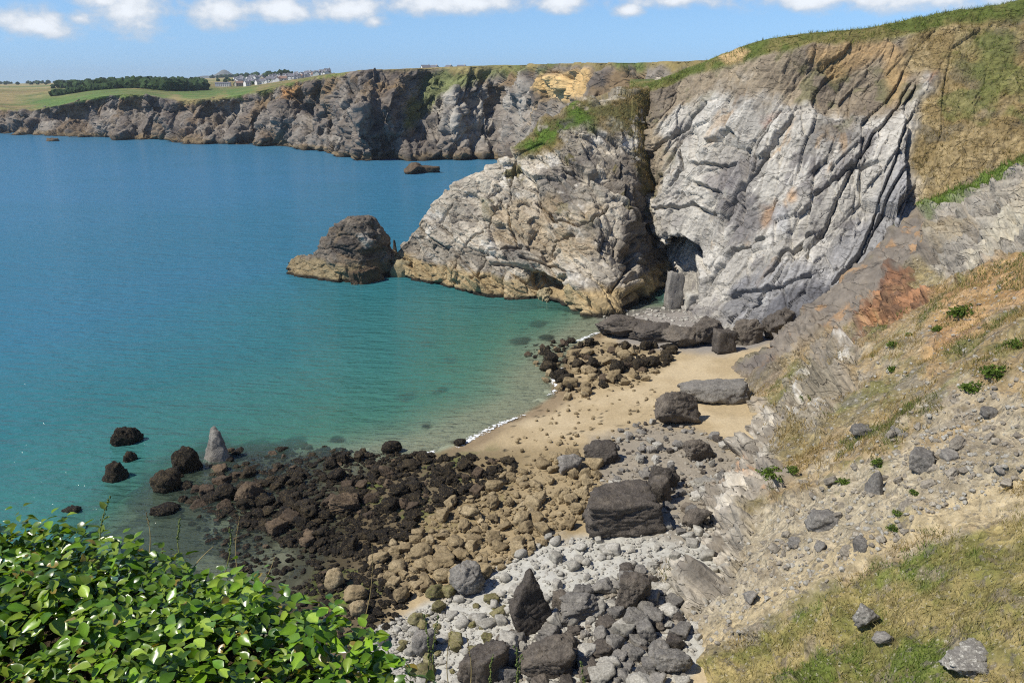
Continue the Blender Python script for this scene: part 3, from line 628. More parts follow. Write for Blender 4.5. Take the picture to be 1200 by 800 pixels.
    q = P @ basis((.80, .18, -.56)).astype(float); strk = fbm(q * np.array([.12, .10, 1.4]), 1, 4, 184)
    rock = mix(rock, bc(S(210, 205, 194), P), sstep(strk + .3 * n1, .2, .6) * .65)
    rock = mix(rock, bc(S(186, 152, 108), P), sstep(fbm(q * np.array([.5, .25, 1.6]), 3, 5, 186, .65), .5, .9) * .45)
    leftw = sstep(poly_sd(u0, v0, [(740, 130), (830, 110), (860, 180), (800, 300), (760, 260)]) + n1 * 12, 10, -14); rock = mix(rock, bc(S(192, 186, 174), P), leftw * .35)
    blue = sstep(poly_sd(u0, v0, [(850, 330), (960, 300), (1070, 180), (1085, 250), (980, 390), (850, 400)]) + n1 * 14, 10, -12); rock = mix(rock, bc(S(136, 136, 138), P) * (1 + .3 * np.clip(tint + strk * .5, -1, 1))[..., None], blue * .7)
    dlay = sstep(poly_sd(u0, v0, [(905, 350), (960, 330), (985, 345), (930, 395), (880, 400)]) + n1 * 6, 5, -6); rock = mix(rock, bc(S(94, 94, 98), P), dlay * .8)
    for poly, cc in (([(895, 242), (910, 236), (905, 270), (893, 276)], S(176, 136, 94)), ([(905, 248), (922, 250), (918, 268), (900, 272)], S(112, 100, 96)), ([(912, 246), (926, 252), (926, 278), (905, 280)], S(176, 176, 174)), ([(935, 222), (926, 226), (924, 240), (932, 238)], S(196, 150, 96)),
                     ([(890, 142), (912, 124), (914, 128), (895, 150)], S(150, 92, 66)), ([(1082, 96), (1098, 78), (1102, 82), (1090, 100)], S(190, 128, 88)), ([(820, 205), (862, 196), (868, 222), (835, 240)], S(118, 112, 112))):
        m = sstep(poly_sd(u0, v0, poly) + n1 * 9 + 5 * tint, 5, -7); rock = mix(rock, bc(cc, P), m * .6)
    brown = mix(bc(S(118, 106, 90), P), bc(S(158, 142, 116), P), np.clip(.5 + tint * .6 + n1 * .4, 0, 1))
    brown = mix(brown, bc(S(104, 102, 62), P), sstep(fbm(P, 4, 5, 187, .6), .1, .5) * .7)
    brown = mix(brown, bc(S(184, 152, 104), P), sstep(poly_sd(u0, v0, [(955, 62), (1000, 46), (1045, 44), (1062, 75), (1052, 110), (1035, 60), (980, 70)]) + n1 * 10, 8, -8) * .75)
    hill = mix(bc(S(140, 122, 84), P), bc(S(166, 148, 110), P), sstep(fbm(P, 3, 5, 188, .65), -.4, .5))
    hill = mix(hill, bc(S(112, 104, 86), P), sstep(fbm(P, 5, 5, 189, .65), .15, .5) * .7)
    hg = sstep(poly_sd(u0, v0, [(1135, 40), (1200, 20), (1200, 90), (1150, 110), (1120, 90)]) + n1 * 22, 12, -14) + .8 * sstep(fbm(P, 9, 4, 191, .6), .35, .6)
    hill = mix(hill, bc(S(104, 112, 58), P), np.clip(hg, 0, 1) * .75)
    lv = sstep(poly_sd(u0, v0, [(730, 90), (806, 80), (792, 130), (786, 200), (782, 270), (740, 270)]) + n1 * 16 + tint * 5, 9, -9)
    c = mix(rock, brown, np.clip(mu + lv, 0, 1) * .9); c = mix(c, hill, ms)
    tc_ = mix(bc(S(94, 104, 50), P), bc(S(126, 118, 72), P), sstep(fbm(P, 5, 4, 192), -.2, .5)); c = mix(c, tc_, turf)
    nub = sstep(poly_sd(u0, v0, [(842, 66), (862, 56), (878, 60), (868, 70), (850, 74)]) + n1 * 3, 4, -3); c = mix(c, bc(S(190, 162, 116), P), nub)
    me = grid_mesh('main_cliff', P2); set_attr(me, 'col', c.reshape(-1, 3))
    obj('main_cliff', me, M_CLIFF, kind='structure', label='high pale slabby cliff with turf brow behind the beach', cat='cliff')
    return P2.reshape(-1, 3), (turf * (tV < 7.3) + .5 * ms).ravel(), (turf + np.clip(hg, 0, 1) * ms).ravel()
MAIN_T = build_main()

# ---- near hillside on the right: slab, soil, scree and rough grass down to the beach
FOOT_PX = [(800, 900, 2.5), (806, 830, 2.5), (800, 780, 2.5), (792, 715, 2.4), (796, 650, 2.2), (835, 592, 2.2), (862, 545, 2.1), (880, 500, 2.0), (880, 462, 1.8), (858, 434, 1.6)]
FOOT = np.array([at_z(u, v, z) for u, v, z in FOOT_PX])
FO = FOOT[np.argsort(FOOT[:, 1])]
def foot_x(y):
    ys = np.concatenate([[0], FO[:, 1], [140]]); xs = np.concatenate([[2.0], FO[:, 0], [FO[-1, 0] + 6]])
    return np.interp(y, ys, xs)
def hill_plain(x, y):
    d = x - (foot_x(y - 2) + foot_x(y) + foot_x(y + 2)) / 3
    z = 1.2 + np.where(d > 0, .78 * d + 1.6 * (1 - np.exp(-np.maximum(d, 0) / 2.0)), .6 * d) - .0012 * np.maximum(d, 0) ** 2
    return z
def hill_hit(u, v, fn, lo=20, hi=160):
    a, b = ray(u, v); t = np.linspace(lo, hi, 900)
    x = a * t; z = H + b * t; g = fn(x, t); k = np.argmax(z < g); return np.array([x[k], t[k], g[k]])
CREST_PX = [(850, 438), (905, 397), (960, 347), (1020, 297), (1080, 246), (1140, 216), (1200, 186), (1280, 150), (1400, 100)]
CREST = np.array([hill_hit(u, v, hill_plain) for u, v in CREST_PX])
def crest_y(x): return np.interp(x, CREST[:, 0], CREST[:, 1])
def hill_h(x, y):
    z = hill_plain(x, y); b = y - crest_y(x)
    return z - 1.15 * np.maximum(b, 0) - .12 * np.clip(b + 6, 0, 6) * 0
def build_hill():
    nv, nu = 530, 490
    y = 16 * (150 / 16.) ** (np.linspace(0, 1, nv) ** .8)[:, None] * np.ones((1, nu)); d = -5 + 95 * np.linspace(0, 1, nu)[None] ** 1.15
    x = foot_x(y) + d; z = hill_h(x, y); P = np.stack([x, y, z], -1); u0, v0 = proj(P)
    Nn = grid_normals(P)
    if Nn[200, 200, 2] < 0: Nn = -Nn
    n1 = fbm(P, 3, 5, 281, .6); n2 = fbm(P, 9, 4, 282); n3 = fbm(P, 1.0, 4, 283, .6)
    def pm(poly, wob=10, a=6, b=-6): return sstep(poly_sd(u0, v0, poly) + n1 * wob + n3 * 3, a, b)
    slab = pm([(845, 440), (905, 390), (960, 340), (1078, 244), (1092, 300), (1052, 322), (1012, 365), (985, 385), (930, 405), (898, 432)], 7)
    red = pm([(1012, 372), (1045, 324), (1070, 318), (1082, 345), (1058, 372), (1005, 402), (990, 398)], 20, 8, -9)
    upg = pm([(1078, 248), (1210, 190), (1400, 120), (1400, 230), (1215, 292), (1150, 318), (1090, 325)], 9)
    foot = pm([(785, 700), (792, 600), (850, 548), (885, 470), (925, 480), (905, 545), (930, 560), (880, 600), (850, 690), (810, 730)], 12)
    outc = pm([(960, 395), (1010, 380), (1000, 450), (960, 500), (925, 500), (930, 440)], 12)
    rockm = np.clip(slab * .22 + red * 1.2 + upg * .75 + foot + outc * .9 + sstep(n2 + n1 * .4, .55, .75) * .5, 0, 1)
    B = basis((.55, .5, .67))
    P2, tint = rock_relief(P, Nn, rockm * .9 + .12, B, [(5.0, 1.3, 2.0), (1.8, .62, 2.0), (.7, .3, 1.6)], 600, (1.2, 1.6, .6))
    wu, wv = u0 + n1 * 6 + n3 * 2, v0 + fbm(P, 3, 4, 299) * 6
    ones = np.ones(u0.shape)
    P2 = carve(P2, Nn, wu, wv, [[(1088, 298), (1048, 322), (1012, 364), (962, 388), (905, 426)], [(1000, 398), (1040, 352), (1076, 322)], [(1008, 408), (1062, 376), (1104, 352)], [(1092, 322), (1150, 322), (1210, 296)], [(1085, 268), (1140, 262), (1210, 228)], [(1100, 300), (1150, 288), (1210, 262)]], .9, 1.0, ones, -1)
    P2 = carve(P2, Nn, wu, wv, [[(930, 500), (935, 460), (950, 430)], [(965, 500), (975, 450), (990, 420)], [(880, 560), (890, 520), (900, 480)], [(800, 690), (830, 640), (850, 590)], [(850, 690), (870, 650), (880, 600)]], .9, 1.1, ones, 1)
    gull = fbm(np.stack([P[..., 1] * .16 - .05 * P[..., 0], P[..., 0] * .03, 0 * P[..., 0]], -1), 1, 4, 284)
    P2 = P2 + Nn * (gull * .9 * (1 - rockm) + (n1 * .34 + n3 * .18) * (1 - .8 * slab))[..., None]
    qq = P @ B.astype(float); stt = fbm(qq * np.array([.15, .15, 1.5]), 1, 4, 295); P2 = P2 + Nn * (upg * 1.7 * stt + slab * .3 * stt)[..., None]
    rock = mix(bc(S(120, 114, 106), P), bc(S(172, 164, 150), P), np.clip(.5 + tint * .7 + n1 * .3, 0, 1))
    soil = mix(bc(S(176, 154, 116), P), bc(S(150, 130, 96), P), sstep(n1, -.4, .5))
    soil = mix(soil, bc(S(190, 178, 152), P), sstep(fbm(P, 4, 5, 285, .65), .1, .5) * .7)
    dry = mix(bc(S(160, 146, 106), P), bc(S(128, 118, 82), P), sstep(n3, -.4, .5))
    c = mix(soil, dry, sstep(fbm(P, 6, 5, 286, .6), -.1, .35) * .85)
    grn = sstep(fbm(P, 4.5, 5, 287, .62), .22, .5); c = mix(c, bc(S(110, 116, 62), P), grn * .55)
    grey = sstep(fbm(P, 3, 5, 288, .65), .3, .6); c = mix(c, bc(S(140, 134, 124), P), grey * .6)
    scree = pm([(790, 785), (800, 720), (860, 640), (900, 590), (1000, 560), (1080, 530), (1210, 480), (1210, 572), (1080, 620), (960, 690), (860, 755)], 16, 10, -10)
    sc_c = mix(bc(S(188, 176, 150), P), bc(S(158, 146, 124), P), sstep(n1 + .5 * n3, -.3, .4)); c = mix(c, sc_c, scree * .85)
    path = sstep(line_d(u0, v0, [(790, 775), (860, 735), (930, 690), (1000, 650), (1060, 625), (1120, 600), (1210, 560)]) + n1 * 8, 24, 6); c = mix(c, bc(S(194, 176, 138), P), path * .8)
    turf = pm([(780, 830), (800, 790), (860, 762), (960, 705), (1060, 650), (1210, 590), (1500, 500), (1500, 1000), (780, 1000)], 9, 4, -4)
    tcol = mix(bc(S(168, 152, 102), P), bc(S(128, 126, 70), P), sstep(fbm(P, 3.0, 5, 289, .62), -.35, .3))
    tcol = mix(tcol, bc(S(104, 120, 52), P), sstep(fbm(P, 3.6, 5, 290, .62), .05, .5) * .8); tcol = mix(tcol, bc(S(150, 136, 118), P), sstep(fbm(P, 2.4, 5, 291, .65), .42, .62) * .7)
    c = mix(c, tcol, turf)
    org = pm([(1080, 425), (1105, 345), (1210, 290), (1210, 350), (1130, 400), (1090, 440)], 14, 8, -8); c = mix(c, mix(bc(S(200, 160, 112), P), bc(S(180, 136, 90), P), sstep(n1, -.3, .4)), org * .6)
    wht = pm([(830, 560), (870, 520), (900, 560), (850, 600), (800, 620)], 12); 
    c = mix(c, rock, np.clip(foot + outc * .8, 0, 1) * .9); c = mix(c, bc(S(204, 196, 180), P), sstep(n1 + .5 * n3, .1, .5) * np.clip(foot, 0, 1) * .8)
    c = mix(c, bc(S(206, 202, 192), P), outc * sstep(n1, .15, .45) * .8)
    tl = pm([(800, 560), (880, 545), (900, 565), (830, 585), (790, 590)], 12); c = mix(c, bc(S(196, 158, 122), P), tl * sstep(n3, -.2, .3) * .8)
    q = P @ B.astype(float); str2 = fbm(q * np.array([.2, .2, 2.0]), 1, 4, 292)
    gs = mix(bc(S(132, 127, 120), P), bc(S(166, 160, 148), P), np.clip(.5 + 1.0 * stt + .4 * n1, 0, 1)); gs = mix(gs, bc(S(196, 188, 168), P), sstep(line_d(u0, v0, [(1140, 305), (1180, 270), (1230, 235)]) + n1 * 9, 14, 4) * .8); gs = mix(gs, bc(S(150, 130, 92), P), sstep(n2, .1, .5) * .5); c = mix(c, gs, np.clip(upg, 0, 1) * .9)
    sl = mix(bc(S(108, 101, 93), P), bc(S(138, 129, 117), P), np.clip(.5 + .5 * n2 + .5 * fbm(np.stack([P[..., 0] * .9, P[..., 1] * .9, P[..., 2] * .12], -1), 1, 4, 293), 0, 1))
    sl = mix(sl, bc(S(176, 140, 100), P), sstep(fbm(np.stack([P[..., 0] * .6, P[..., 1] * .6, P[..., 2] * .07], -1), 1, 3, 294), .35, .6) * .7); c = mix(c, sl, slab)
    sdk = pm([(845, 440), (880, 412), (912, 410), (915, 440), (880, 470)], 6); c = mix(c, bc(S(104, 98, 94), P), sdk * .55)
    c = mix(c, mix(bc(S(104, 76, 60), P), bc(S(176, 128, 92), P), np.clip(.5 + tint * .8 + n3 * .4, 0, 1)), red * .9)
    # turf lip along the crest and green patches
    lip = sstep(line_d(u0, v0, [(1084, 240), (1140, 214), (1210, 184)]) + n1 * 4, 13, 5); c = mix(c, bc(S(100, 120, 52), P), lip)
    for poly in ([(1105, 462), (1140, 420), (1210, 375), (1210, 418), (1150, 440)], [(960, 580), (1000, 535), (1050, 515), (1060, 530), (1000, 575)], [(1030, 420), (1060, 390), (1075, 420), (1040, 445)], [(1040, 635), (1052, 605), (1062, 600), (1050, 640)], [(1010, 470), (1040, 450), (1060, 470), (1020, 490)]):
        m = pm(poly, 18, 10, -8) * sstep(n3 + .7 * n1, -.25, .45); c = mix(c, mix(bc(S(100, 112, 56), P), bc(S(128, 122, 70), P), sstep(n3, -.3, .4)), m * .8)
    me = grid_mesh('hillside', P2); set_attr(me, 'col', c.reshape(-1, 3)); me.materials.append(M_SLOPE); me.materials.append(M_SLAB); me.materials.append(M_CLIFF)
    pc = lambda m: (.25 * (m[:-1, :-1] + m[:-1, 1:] + m[1:, 1:] + m[1:, :-1])).ravel()
    mi = np.where(pc(slab) > .5, 1, np.where(pc(np.clip(red + upg + foot + outc, 0, 1)) > .5, 2, 0)).astype(np.int32)
    if len(mi) == len(me.polygons): me.polygons.foreach_set('material_index', mi)
    obj('hillside', me, None, kind='structure', label='eroded hillside of soil, scree and rough grass above the beach', cat='hillside')
    return P2
HILL_P = build_hill()
HX, HY = HILL_P[..., 0], HILL_P[..., 1]
HU, HV = proj(HILL_P)
def hill_at_px(u, v):
    """point of the built hillside seen at a photo pixel (nearest mesh point)"""
    k = np.argmin((HU - u) ** 2 + (HV - v) ** 2 + 1e6 * (HY > crest_y(HX) + 1)); return HILL_P.reshape(-1, 3)[k].copy()

#PART2
# ================================================================== ROCKS
_ico = {}
def ico(sub):
    if sub not in _ico:
        bm = bmesh.new(); bmesh.ops.create_icosphere(bm, subdivisions=sub, radius=1.0)
        v = np.array([x.co for x in bm.verts]); f = np.array([[l.index for l in p.verts] for p in bm.faces]); bm.free()
        _ico[sub] = (v / np.linalg.norm(v, axis=1, keepdims=True), f)
    return _ico[sub]
def rock_shape(seed, kind='angular', sub=3, rough=.05):
    """convex block cut by planes, weathered by noise; box x,y in +-.5, z 0..1"""
    g = np.random.default_rng(seed); d, f = ico(sub)
    if kind == 'angular': n = g.normal(size=(13, 3)); h = g.uniform(.55, .95, 13)
    elif kind == 'round': n = g.normal(size=(26, 3)); h = g.uniform(.82, 1.0, 26)
    elif kind == 'block':
        n = np.vstack([np.eye(3), -np.eye(3)]) + g.normal(size=(6, 3)) * .13; n = np.vstack([n, g.normal(size=(6, 3))]); h = np.concatenate([g.uniform(.55, .68, 6), g.uniform(.75, .95, 6)])
    elif kind == 'slab':
        n = np.vstack([np.eye(3), -np.eye(3)]) + g.normal(size=(6, 3)) * .10; n = np.vstack([n, g.normal(size=(8, 3)) * np.array([1, 1, .3])]); h = np.concatenate([[.8, .8, .35, .8, .8, .35], g.uniform(.7, .95, 8)])
    elif kind == 'point':
        a = np.arange(5) * 2 * math.pi / 5 + g.uniform(0, .8, 5); n = np.stack([np.cos(a), np.sin(a), g.uniform(.38, .62, 5)], 1); n = np.vstack([n, [[0, 0, -1]]]); n = np.vstack([n, [[.2, .1, 1]]]); h = np.concatenate([g.uniform(.42, .55, 5), [.6], [.72]])
    elif kind == 'cone':
        a = np.arange(12) * 2.4 + g.uniform(0, .5, 12); n = np.stack([np.cos(a), np.sin(a), g.uniform(.25, .55, 12)], 1); n = np.vstack([n, [[.3, .1, 1], [-.4, .2, 1], [0, 0, -1]]]); h = np.concatenate([g.uniform(.42, .56, 12), [.66, .7, .6]])
    elif kind == 'shard':
        n = np.array([(0.1, -1, .3), (0, 1, .15), (-.78, .1, .6), (.82, 0, .48), (-.9, 0, -.35), (.8, .1, -.55), (0, 0, -1)]) + g.normal(size=(7, 3)) * .03; h = np.array([.34, .34, .5, .5, .5, .5, .62])
    n = np.vstack([n, np.eye(3), -np.eye(3)]); h = np.concatenate([h, g.uniform(.85, 1.05, 6)])
    n = n / np.linalg.norm(n, axis=1, keepdims=True)
    dots = d @ n.T; r = np.where(dots > .05, h / np.maximum(dots, .05), 9.0); k = 30.0 if kind != 'round' else 16.0
    r = -np.log(np.exp(-k * np.minimum(r, 3)).sum(1)) / k
    v = d * r[:, None]; nn = fbm(v + seed * 3.1, .55, 4, seed, .6); v = v * (1 + rough * nn)[:, None]
    if sub >= 4:
        Q = np.linalg.qr(g.normal(size=(3, 3)))[0]; big = sub >= 5
        for fs, fa in ((2.0, .09), (4.5, .04)) if big else ((2.6, .09),):
            rr, tt, f1, f2, _ = facets((v @ Q) * fs * np.array([1, .8, 1.7]) + seed, seed); v = v * (1 + fa * (rr * .6 + tt * .9) - fa * .5 * (1 - sstep(f2 - f1, 0, .12)))[:, None]
    if sub >= 4:
        a = g.normal(size=3) * np.array([.5, .5, 1]); a /= np.linalg.norm(a); s_ = (v @ a + .04 * fbm(v, .6, 2, seed)) * (8 if sub >= 5 else 5); st_ = np.floor(s_).astype(np.int32); lay = hsh(st_, st_ * 0, st_ * 0, seed) * 2 - 1; v = v * (1 + .035 * lay - .05 * np.exp(-((s_ - np.round(s_)) / .12) ** 2))[:, None]
    # split along a couple of joints
    for _ in range(2):
        a = g.normal(size=3); a /= np.linalg.norm(a); s = v @ a - g.uniform(-.25, .25); v = v * (1 - .05 * np.exp(-(s / .05) ** 2))[:, None]
    lo, hi = v.min(0), v.max(0); v = (v - (lo + hi) / 2) / (hi - lo); v[:, 2] += .5
    return v, f
def rock_mesh(name, seed, kind, sub, rough, mat):
    v, f = rock_shape(seed, kind, sub, rough); me = raw_mesh(name, v, f.ravel(), 3, True); me.materials.append(mat); return me
PLACED = []
def clear_of(p, r, k=.62):
    if not PLACED: return True
    A = np.array(PLACED); return not np.any(np.hypot(A[:, 0] - p[0], A[:, 1] - p[1]) < k * (A[:, 2] + r))

def hero(name, u, v, w, h, kind, mat, label, cat, seed, ratio=.8, rot=0., on='beach', lean=(0, 0), sink=.12, sub=5, rough=.05, z=None, group=None):
    """one particular rock: photo pixel of the middle of its foot, width and height in photo pixels"""
    if on == 'beach': p = ground_hit(np.array(u), np.array(v))
    elif on == 'sea': p = at_z(u, v, -.15)
    elif on == 'hill': p = hill_at_px(u, v)
    p = np.array(p, float).ravel()
    rng = math.hypot(p[1], H - p[2]); W = w * rng / FPX; D = W * ratio; th = math.atan2(H - p[2], p[1])
    Hh = max((h * rng / FPX - .55 * D * math.sin(th)) / math.cos(th), .28 * W)
    p = p + np.array([0, D * .38, 0]); me = rock_mesh(name, seed, kind, sub if w >= 36 else 4, rough, mat)
    if on == 'beach': p[2] = float(bed(np.array([p[0]]), np.array([p[1]]))[0])
    if on == 'hill': p[2] = float(hill_h(np.array(p[0]), np.array(p[1])))
    if on == 'sea': p[2] = max(-1.6, float(bed(np.array([p[0]]), np.array([p[1]]))[0])); Hh -= p[2]
    o = obj(name, me, None, label=label, cat=cat, group=group, loc=(p[0], p[1], p[2] - sink * Hh), rot=(lean[0], lean[1], rot), scale=(W * 1.04, D, Hh * (1 + sink)))
    PLACED.append((p[0], p[1], max(W, D) / 2)); return o

HEROES = [
 ('boulder', 732, 628, 92, 60, 'block', M_DARK, 'biggest dark slabby boulder beside the white shingle', 'boulder', 31, .75, .15),
 ('boulder', 706, 545, 38, 28, 'angular', M_DARK, 'dark grey boulder behind the biggest boulder by the sand', 'boulder', 32, .8, .4),
 ('boulder', 669, 557, 28, 26, 'angular', M_GREY, 'single grey angular boulder where tan stones meet the sand', 'boulder', 33, .8, .2),
 ('boulder', 795, 500, 56, 44, 'angular', M_DARK, 'jagged black boulder standing on the sand before the flat slab', 'boulder', 34, .6, .1),
 ('boulder', 840, 474, 84, 24, 'slab', M_GREY, 'long flat grey slab lying on the sand', 'boulder', 35, .5, -.2),
 ('boulder', 850, 414, 26, 30, 'block', M_DARK, 'upright dark boulder on sand at the foot of the reef', 'boulder', 36, .8, .3),
 ('boulder', 621, 744, 46, 70, 'shard', M_DARK, 'tall pointed dark rock rising from the shingle', 'boulder', 37, .7, .3),
 ('boulder', 744, 716, 52, 44, 'angular', M_DARK, 'dark angular boulder alone on the white shingle', 'boulder', 38, .7, .5),
 ('boulder', 640, 800, 58, 52, 'angular', M_DARK, 'large dark boulder below the tall pointed rock', 'boulder', 39, .8, .2),
 ('boulder', 566, 806, 60, 46, 'slab', M_DARK, 'tilted dark slab next to the mossy stones', 'boulder', 40, .7, .6),
 ('boulder', 547, 700, 40, 40, 'round', M_GREY, 'large rounded pale grey boulder on shingle near the weed', 'boulder', 41, .85, .2),
 ('boulder', 493, 660, 28, 24, 'round', M_TAN, 'rounded buff boulder at the edge of the weedy rocks', 'boulder', 42, .85, .4),
 ('boulder', 391, 692, 22, 24, 'round', M_TAN, 'upper of the buff boulders in the weedy pool', 'boulder', 43, .85, .1),
 ('boulder', 415, 706, 28, 20, 'round', M_TAN, 'wide buff boulder in the weedy pool', 'boulder', 44, .85, .3),
 ('boulder', 420, 724, 20, 20, 'round', M_TAN, 'small round buff boulder below the wide one in the pool', 'boulder', 45, .85, .6),
 ('boulder', 470, 705, 19, 18, 'round', M_TAN, 'smooth buff boulder on damp sand beside the shingle', 'boulder', 46, .85, .6),
 ('boulder', 818, 620, 34, 30, 'angular', M_DARK, 'dark boulder wedged against the foot of the hillside', 'boulder', 47, .8, .1),
 ('boulder', 775, 590, 30, 34, 'angular', M_DARK, 'dark boulder leaning on the biggest boulder', 'boulder', 48, .8, .9),
 ('boulder', 832, 575, 34, 18, 'angular', M_PALE, 'cream boulder among orange rubble', 'boulder', 49, .8, .2),
 ('boulder', 778, 575, 36, 32, 'angular', M_DARK, 'dark fractured boulder between the rubble and the sand', 'boulder', 50, .8, .4),
 ('boulder', 820, 540, 38, 30, 'angular', M_DARK, 'dark boulder under the pale hillside outcrop', 'boulder', 52, .8, .7),
 ('boulder', 495, 770, 26, 30, 'round', M_GREY, 'rounded grey boulder on shingle by the ivy', 'boulder', 51, .85, .7),
 ('boulder', 690, 366, 58, 42, 'round', M_STACK, 'huge buff block at the water under the headland', 'boulder', 53, .7, .2),
 ('boulder', 706, 700, 28, 22, 'angular', M_GREY, 'grey boulder on shingle between the dark boulders', 'boulder', 54, .8, .3),
 ('boulder', 680, 730, 46, 34, 'angular', M_GREY, 'mottled grey boulder right of the tall pointed rock', 'boulder', 55, .8, .1),
 ('boulder', 790, 792, 40, 30, 'slab', M_GREY, 'flat grey boulder at the bottom of the scree', 'boulder', 56, .8, .1),
]
for a in HEROES:
    hero(a[0], a[1], a[2], a[3], a[4], a[5], a[6], a[7], a[8], a[9], a[10], a[11])
SEA_ROCKS = [
 ('sea_rock', 252, 542, 34, 42, 'cone', M_GREY, 'pale upright stone standing at the edge of the weedy reef', 65, .7),
 ('sea_rock', 144, 523, 36, 24, 'round', M_WEED, 'weedy rock standing alone in the sea off the reef', 62, .8),
 ('sea_rock', 132, 566, 30, 24, 'round', M_WEED, 'dark rock in the sea next to the smallest weedy rock', 63, .8),
 ('sea_rock', 150, 542, 18, 14, 'round', M_WEED, 'smallest weedy rock between two others off the reef', 64, .8),
 ('sea_rock', 80, 603, 26, 12, 'round', M_WEED, 'low half-drowned weedy rock at the outer end of the reef', 65, .8),
 ('sea_rock', 190, 605, 32, 14, 'round', M_WEED, 'low brown rock awash between reef and ivy', 66, .8),
 ('sea_rock', 192, 578, 34, 28, 'round', M_WEED, 'rounded dark weedy rock at the corner of the reef', 67, .8),
 ('sea_rock', 215, 555, 32, 32, 'round', M_WEED, 'dark weedy rock next to the pale upright stone', 68, .8),
 ('sea_rock', 290, 592, 36, 28, 'round', M_BROWN, 'big weedy rock with buff face in the reef', 69, .8),
 ('sea_rock', 262, 588, 26, 20, 'round', M_WEED, 'weedy rock beside the buff-faced one', 70, .8),
 ('sea_rock', 402, 605, 36, 26, 'angular', M_BROWN, 'buff cracked rock in the middle of the weedy reef', 71, .8),
 ('sea_rock', 458, 533, 22, 16, 'round', M_WEED, 'dark rock at the tip of the reef towards the sand', 72, .8),
 ('sea_rock', 539, 524, 16, 9, 'round', M_WEED, 'small weedy rock in the foam on the sand', 73, .8),
 ('sea_rock', 485, 204, 34, 13, 'angular', M_BROWN, 'low dark islet below the cliffs across the bay', 74, .6),
 ('sea_rock', 503, 203, 24, 9, 'angular', M_BROWN, 'flat tail end of the islet below the far cliffs', 75, .6),
 ('sea_rock', 60, 166, 14, 3, 'round', M_BROWN, 'tiny rock far out below the distant cliffs', 76, .6),
 ('sea_rock', 463, 303, 9, 22, 'point', M_DARK, 'thin dark pinnacle between sea stack and headland', 77, .8),
 ('sea_rock', 428, 333, 44, 20, 'slab', M_BROWN, 'buff slab leaning on the front of the sea stack', 78, .5),
 ('sea_rock', 640, 352, 40, 16, 'angular', M_STACK, 'buff block at the waterline of the headland', 79, .5),
 ('sea_rock', 470, 326, 26, 22, 'angular', M_STACK, 'buff block at the seaward tip of the headland', 80, .6),
]
for (nm, u, v, w, h, k, m, lab, sd, rt) in SEA_ROCKS:
    hero(nm, u, v, w, h, k, m, lab, 'rock', sd, rt, .3 * (sd % 5), 'sea', rough=.12 if m is M_WEED else .07)
# layered pillar in the mouth of the cave and blocks next to it
hero('rock_pillar', 790, 362, 22, 46, 'block', M_GREY, 'layered grey rock pillar standing in the cave mouth', 'rock', 90, .7, .1)
hero('boulder', 814, 364, 24, 24, 'block', M_PALE, 'pale square block right of the cave pillar', 'boulder', 91, .7, .2)
# dark reef of bedded rock along the back of the beach
REEFS = [(735, 396, 70, 32), (772, 402, 58, 28), (806, 408, 52, 30), (830, 404, 48, 32), (878, 402, 52, 30), (912, 398, 52, 38), (716, 392, 40, 18)]
RL = ['longest dark reef rock at the seaward end behind the beach', 'dark reef rock behind the weedy patch', 'middle dark rock of the reef below the cave', 'steep layered dark reef rock by the upright boulder', 'dark reef rock between upright boulder and slab', 'tilted dark reef rock touching the grey slab', 'lowest wet rock of the reef at the water']
for k, (u, v, w, h) in enumerate(REEFS):
    hero('reef_rock', u, v, w, h, 'angular', M_DARK, RL[k], 'rock', 100 + k, .7, .2 * k, rough=.09, group='reef rocks at the back of the beach')
# hillside rocks
HROCKS = [(1148, 792, 66, 26, 'angular', M_LICHEN, 'large lichened rock at the grassy bottom of the hillside'), (1018, 740, 28, 22, 'angular', M_LICHEN, 'white-spotted rock alone in the rough grass'),
          (1086, 546, 34, 24, 'block', M_GREY, 'biggest grey boulder of the cluster on the scree slope'), (1116, 538, 26, 16, 'slab', M_GREY, 'flat grey boulder at the end of the scree cluster'), (1060, 508, 30, 14, 'slab', M_GREY, 'thin grey slab on the soil above the scree'),
          (1030, 577, 26, 30, 'point', M_GREY, 'upright wedge of grey rock on the scree'), (966, 622, 34, 22, 'block', M_GREY, 'square grey block on the pale scree'), (936, 637, 24, 14, 'angular', M_GREY, 'small dark-shadowed rock under the square block'),
          (1014, 642, 22, 20, 'block', M_GREY, 'grey block by the green tuft on the scree'), (1010, 515, 26, 14, 'slab', M_GREY, 'pale slab at the green bank'), (880, 708, 16, 14, 'angular', M_GREY, 'lone grey stone at the foot of the scree'), (1038, 762, 20, 14, 'angular', M_GREY, 'grey stone in the grass below the white-spotted rock'),
          (1160, 492, 18, 12, 'slab', M_GREY, 'flat stone slab high on the soil slope'), (1175, 548, 22, 14, 'angular', M_GREY, 'grey rock beside the end of the dirt path'), (962, 645, 16, 12, 'angular', M_GREY, 'grey stone tucked below the square block')]
for k, (u, v, w, h, kd, m, lab) in enumerate(HROCKS):
    hero('hillside_rock', u, v, w, h, kd, m, lab, 'rock', 120 + k, .8, .5 * k, 'hill', sink=.3)

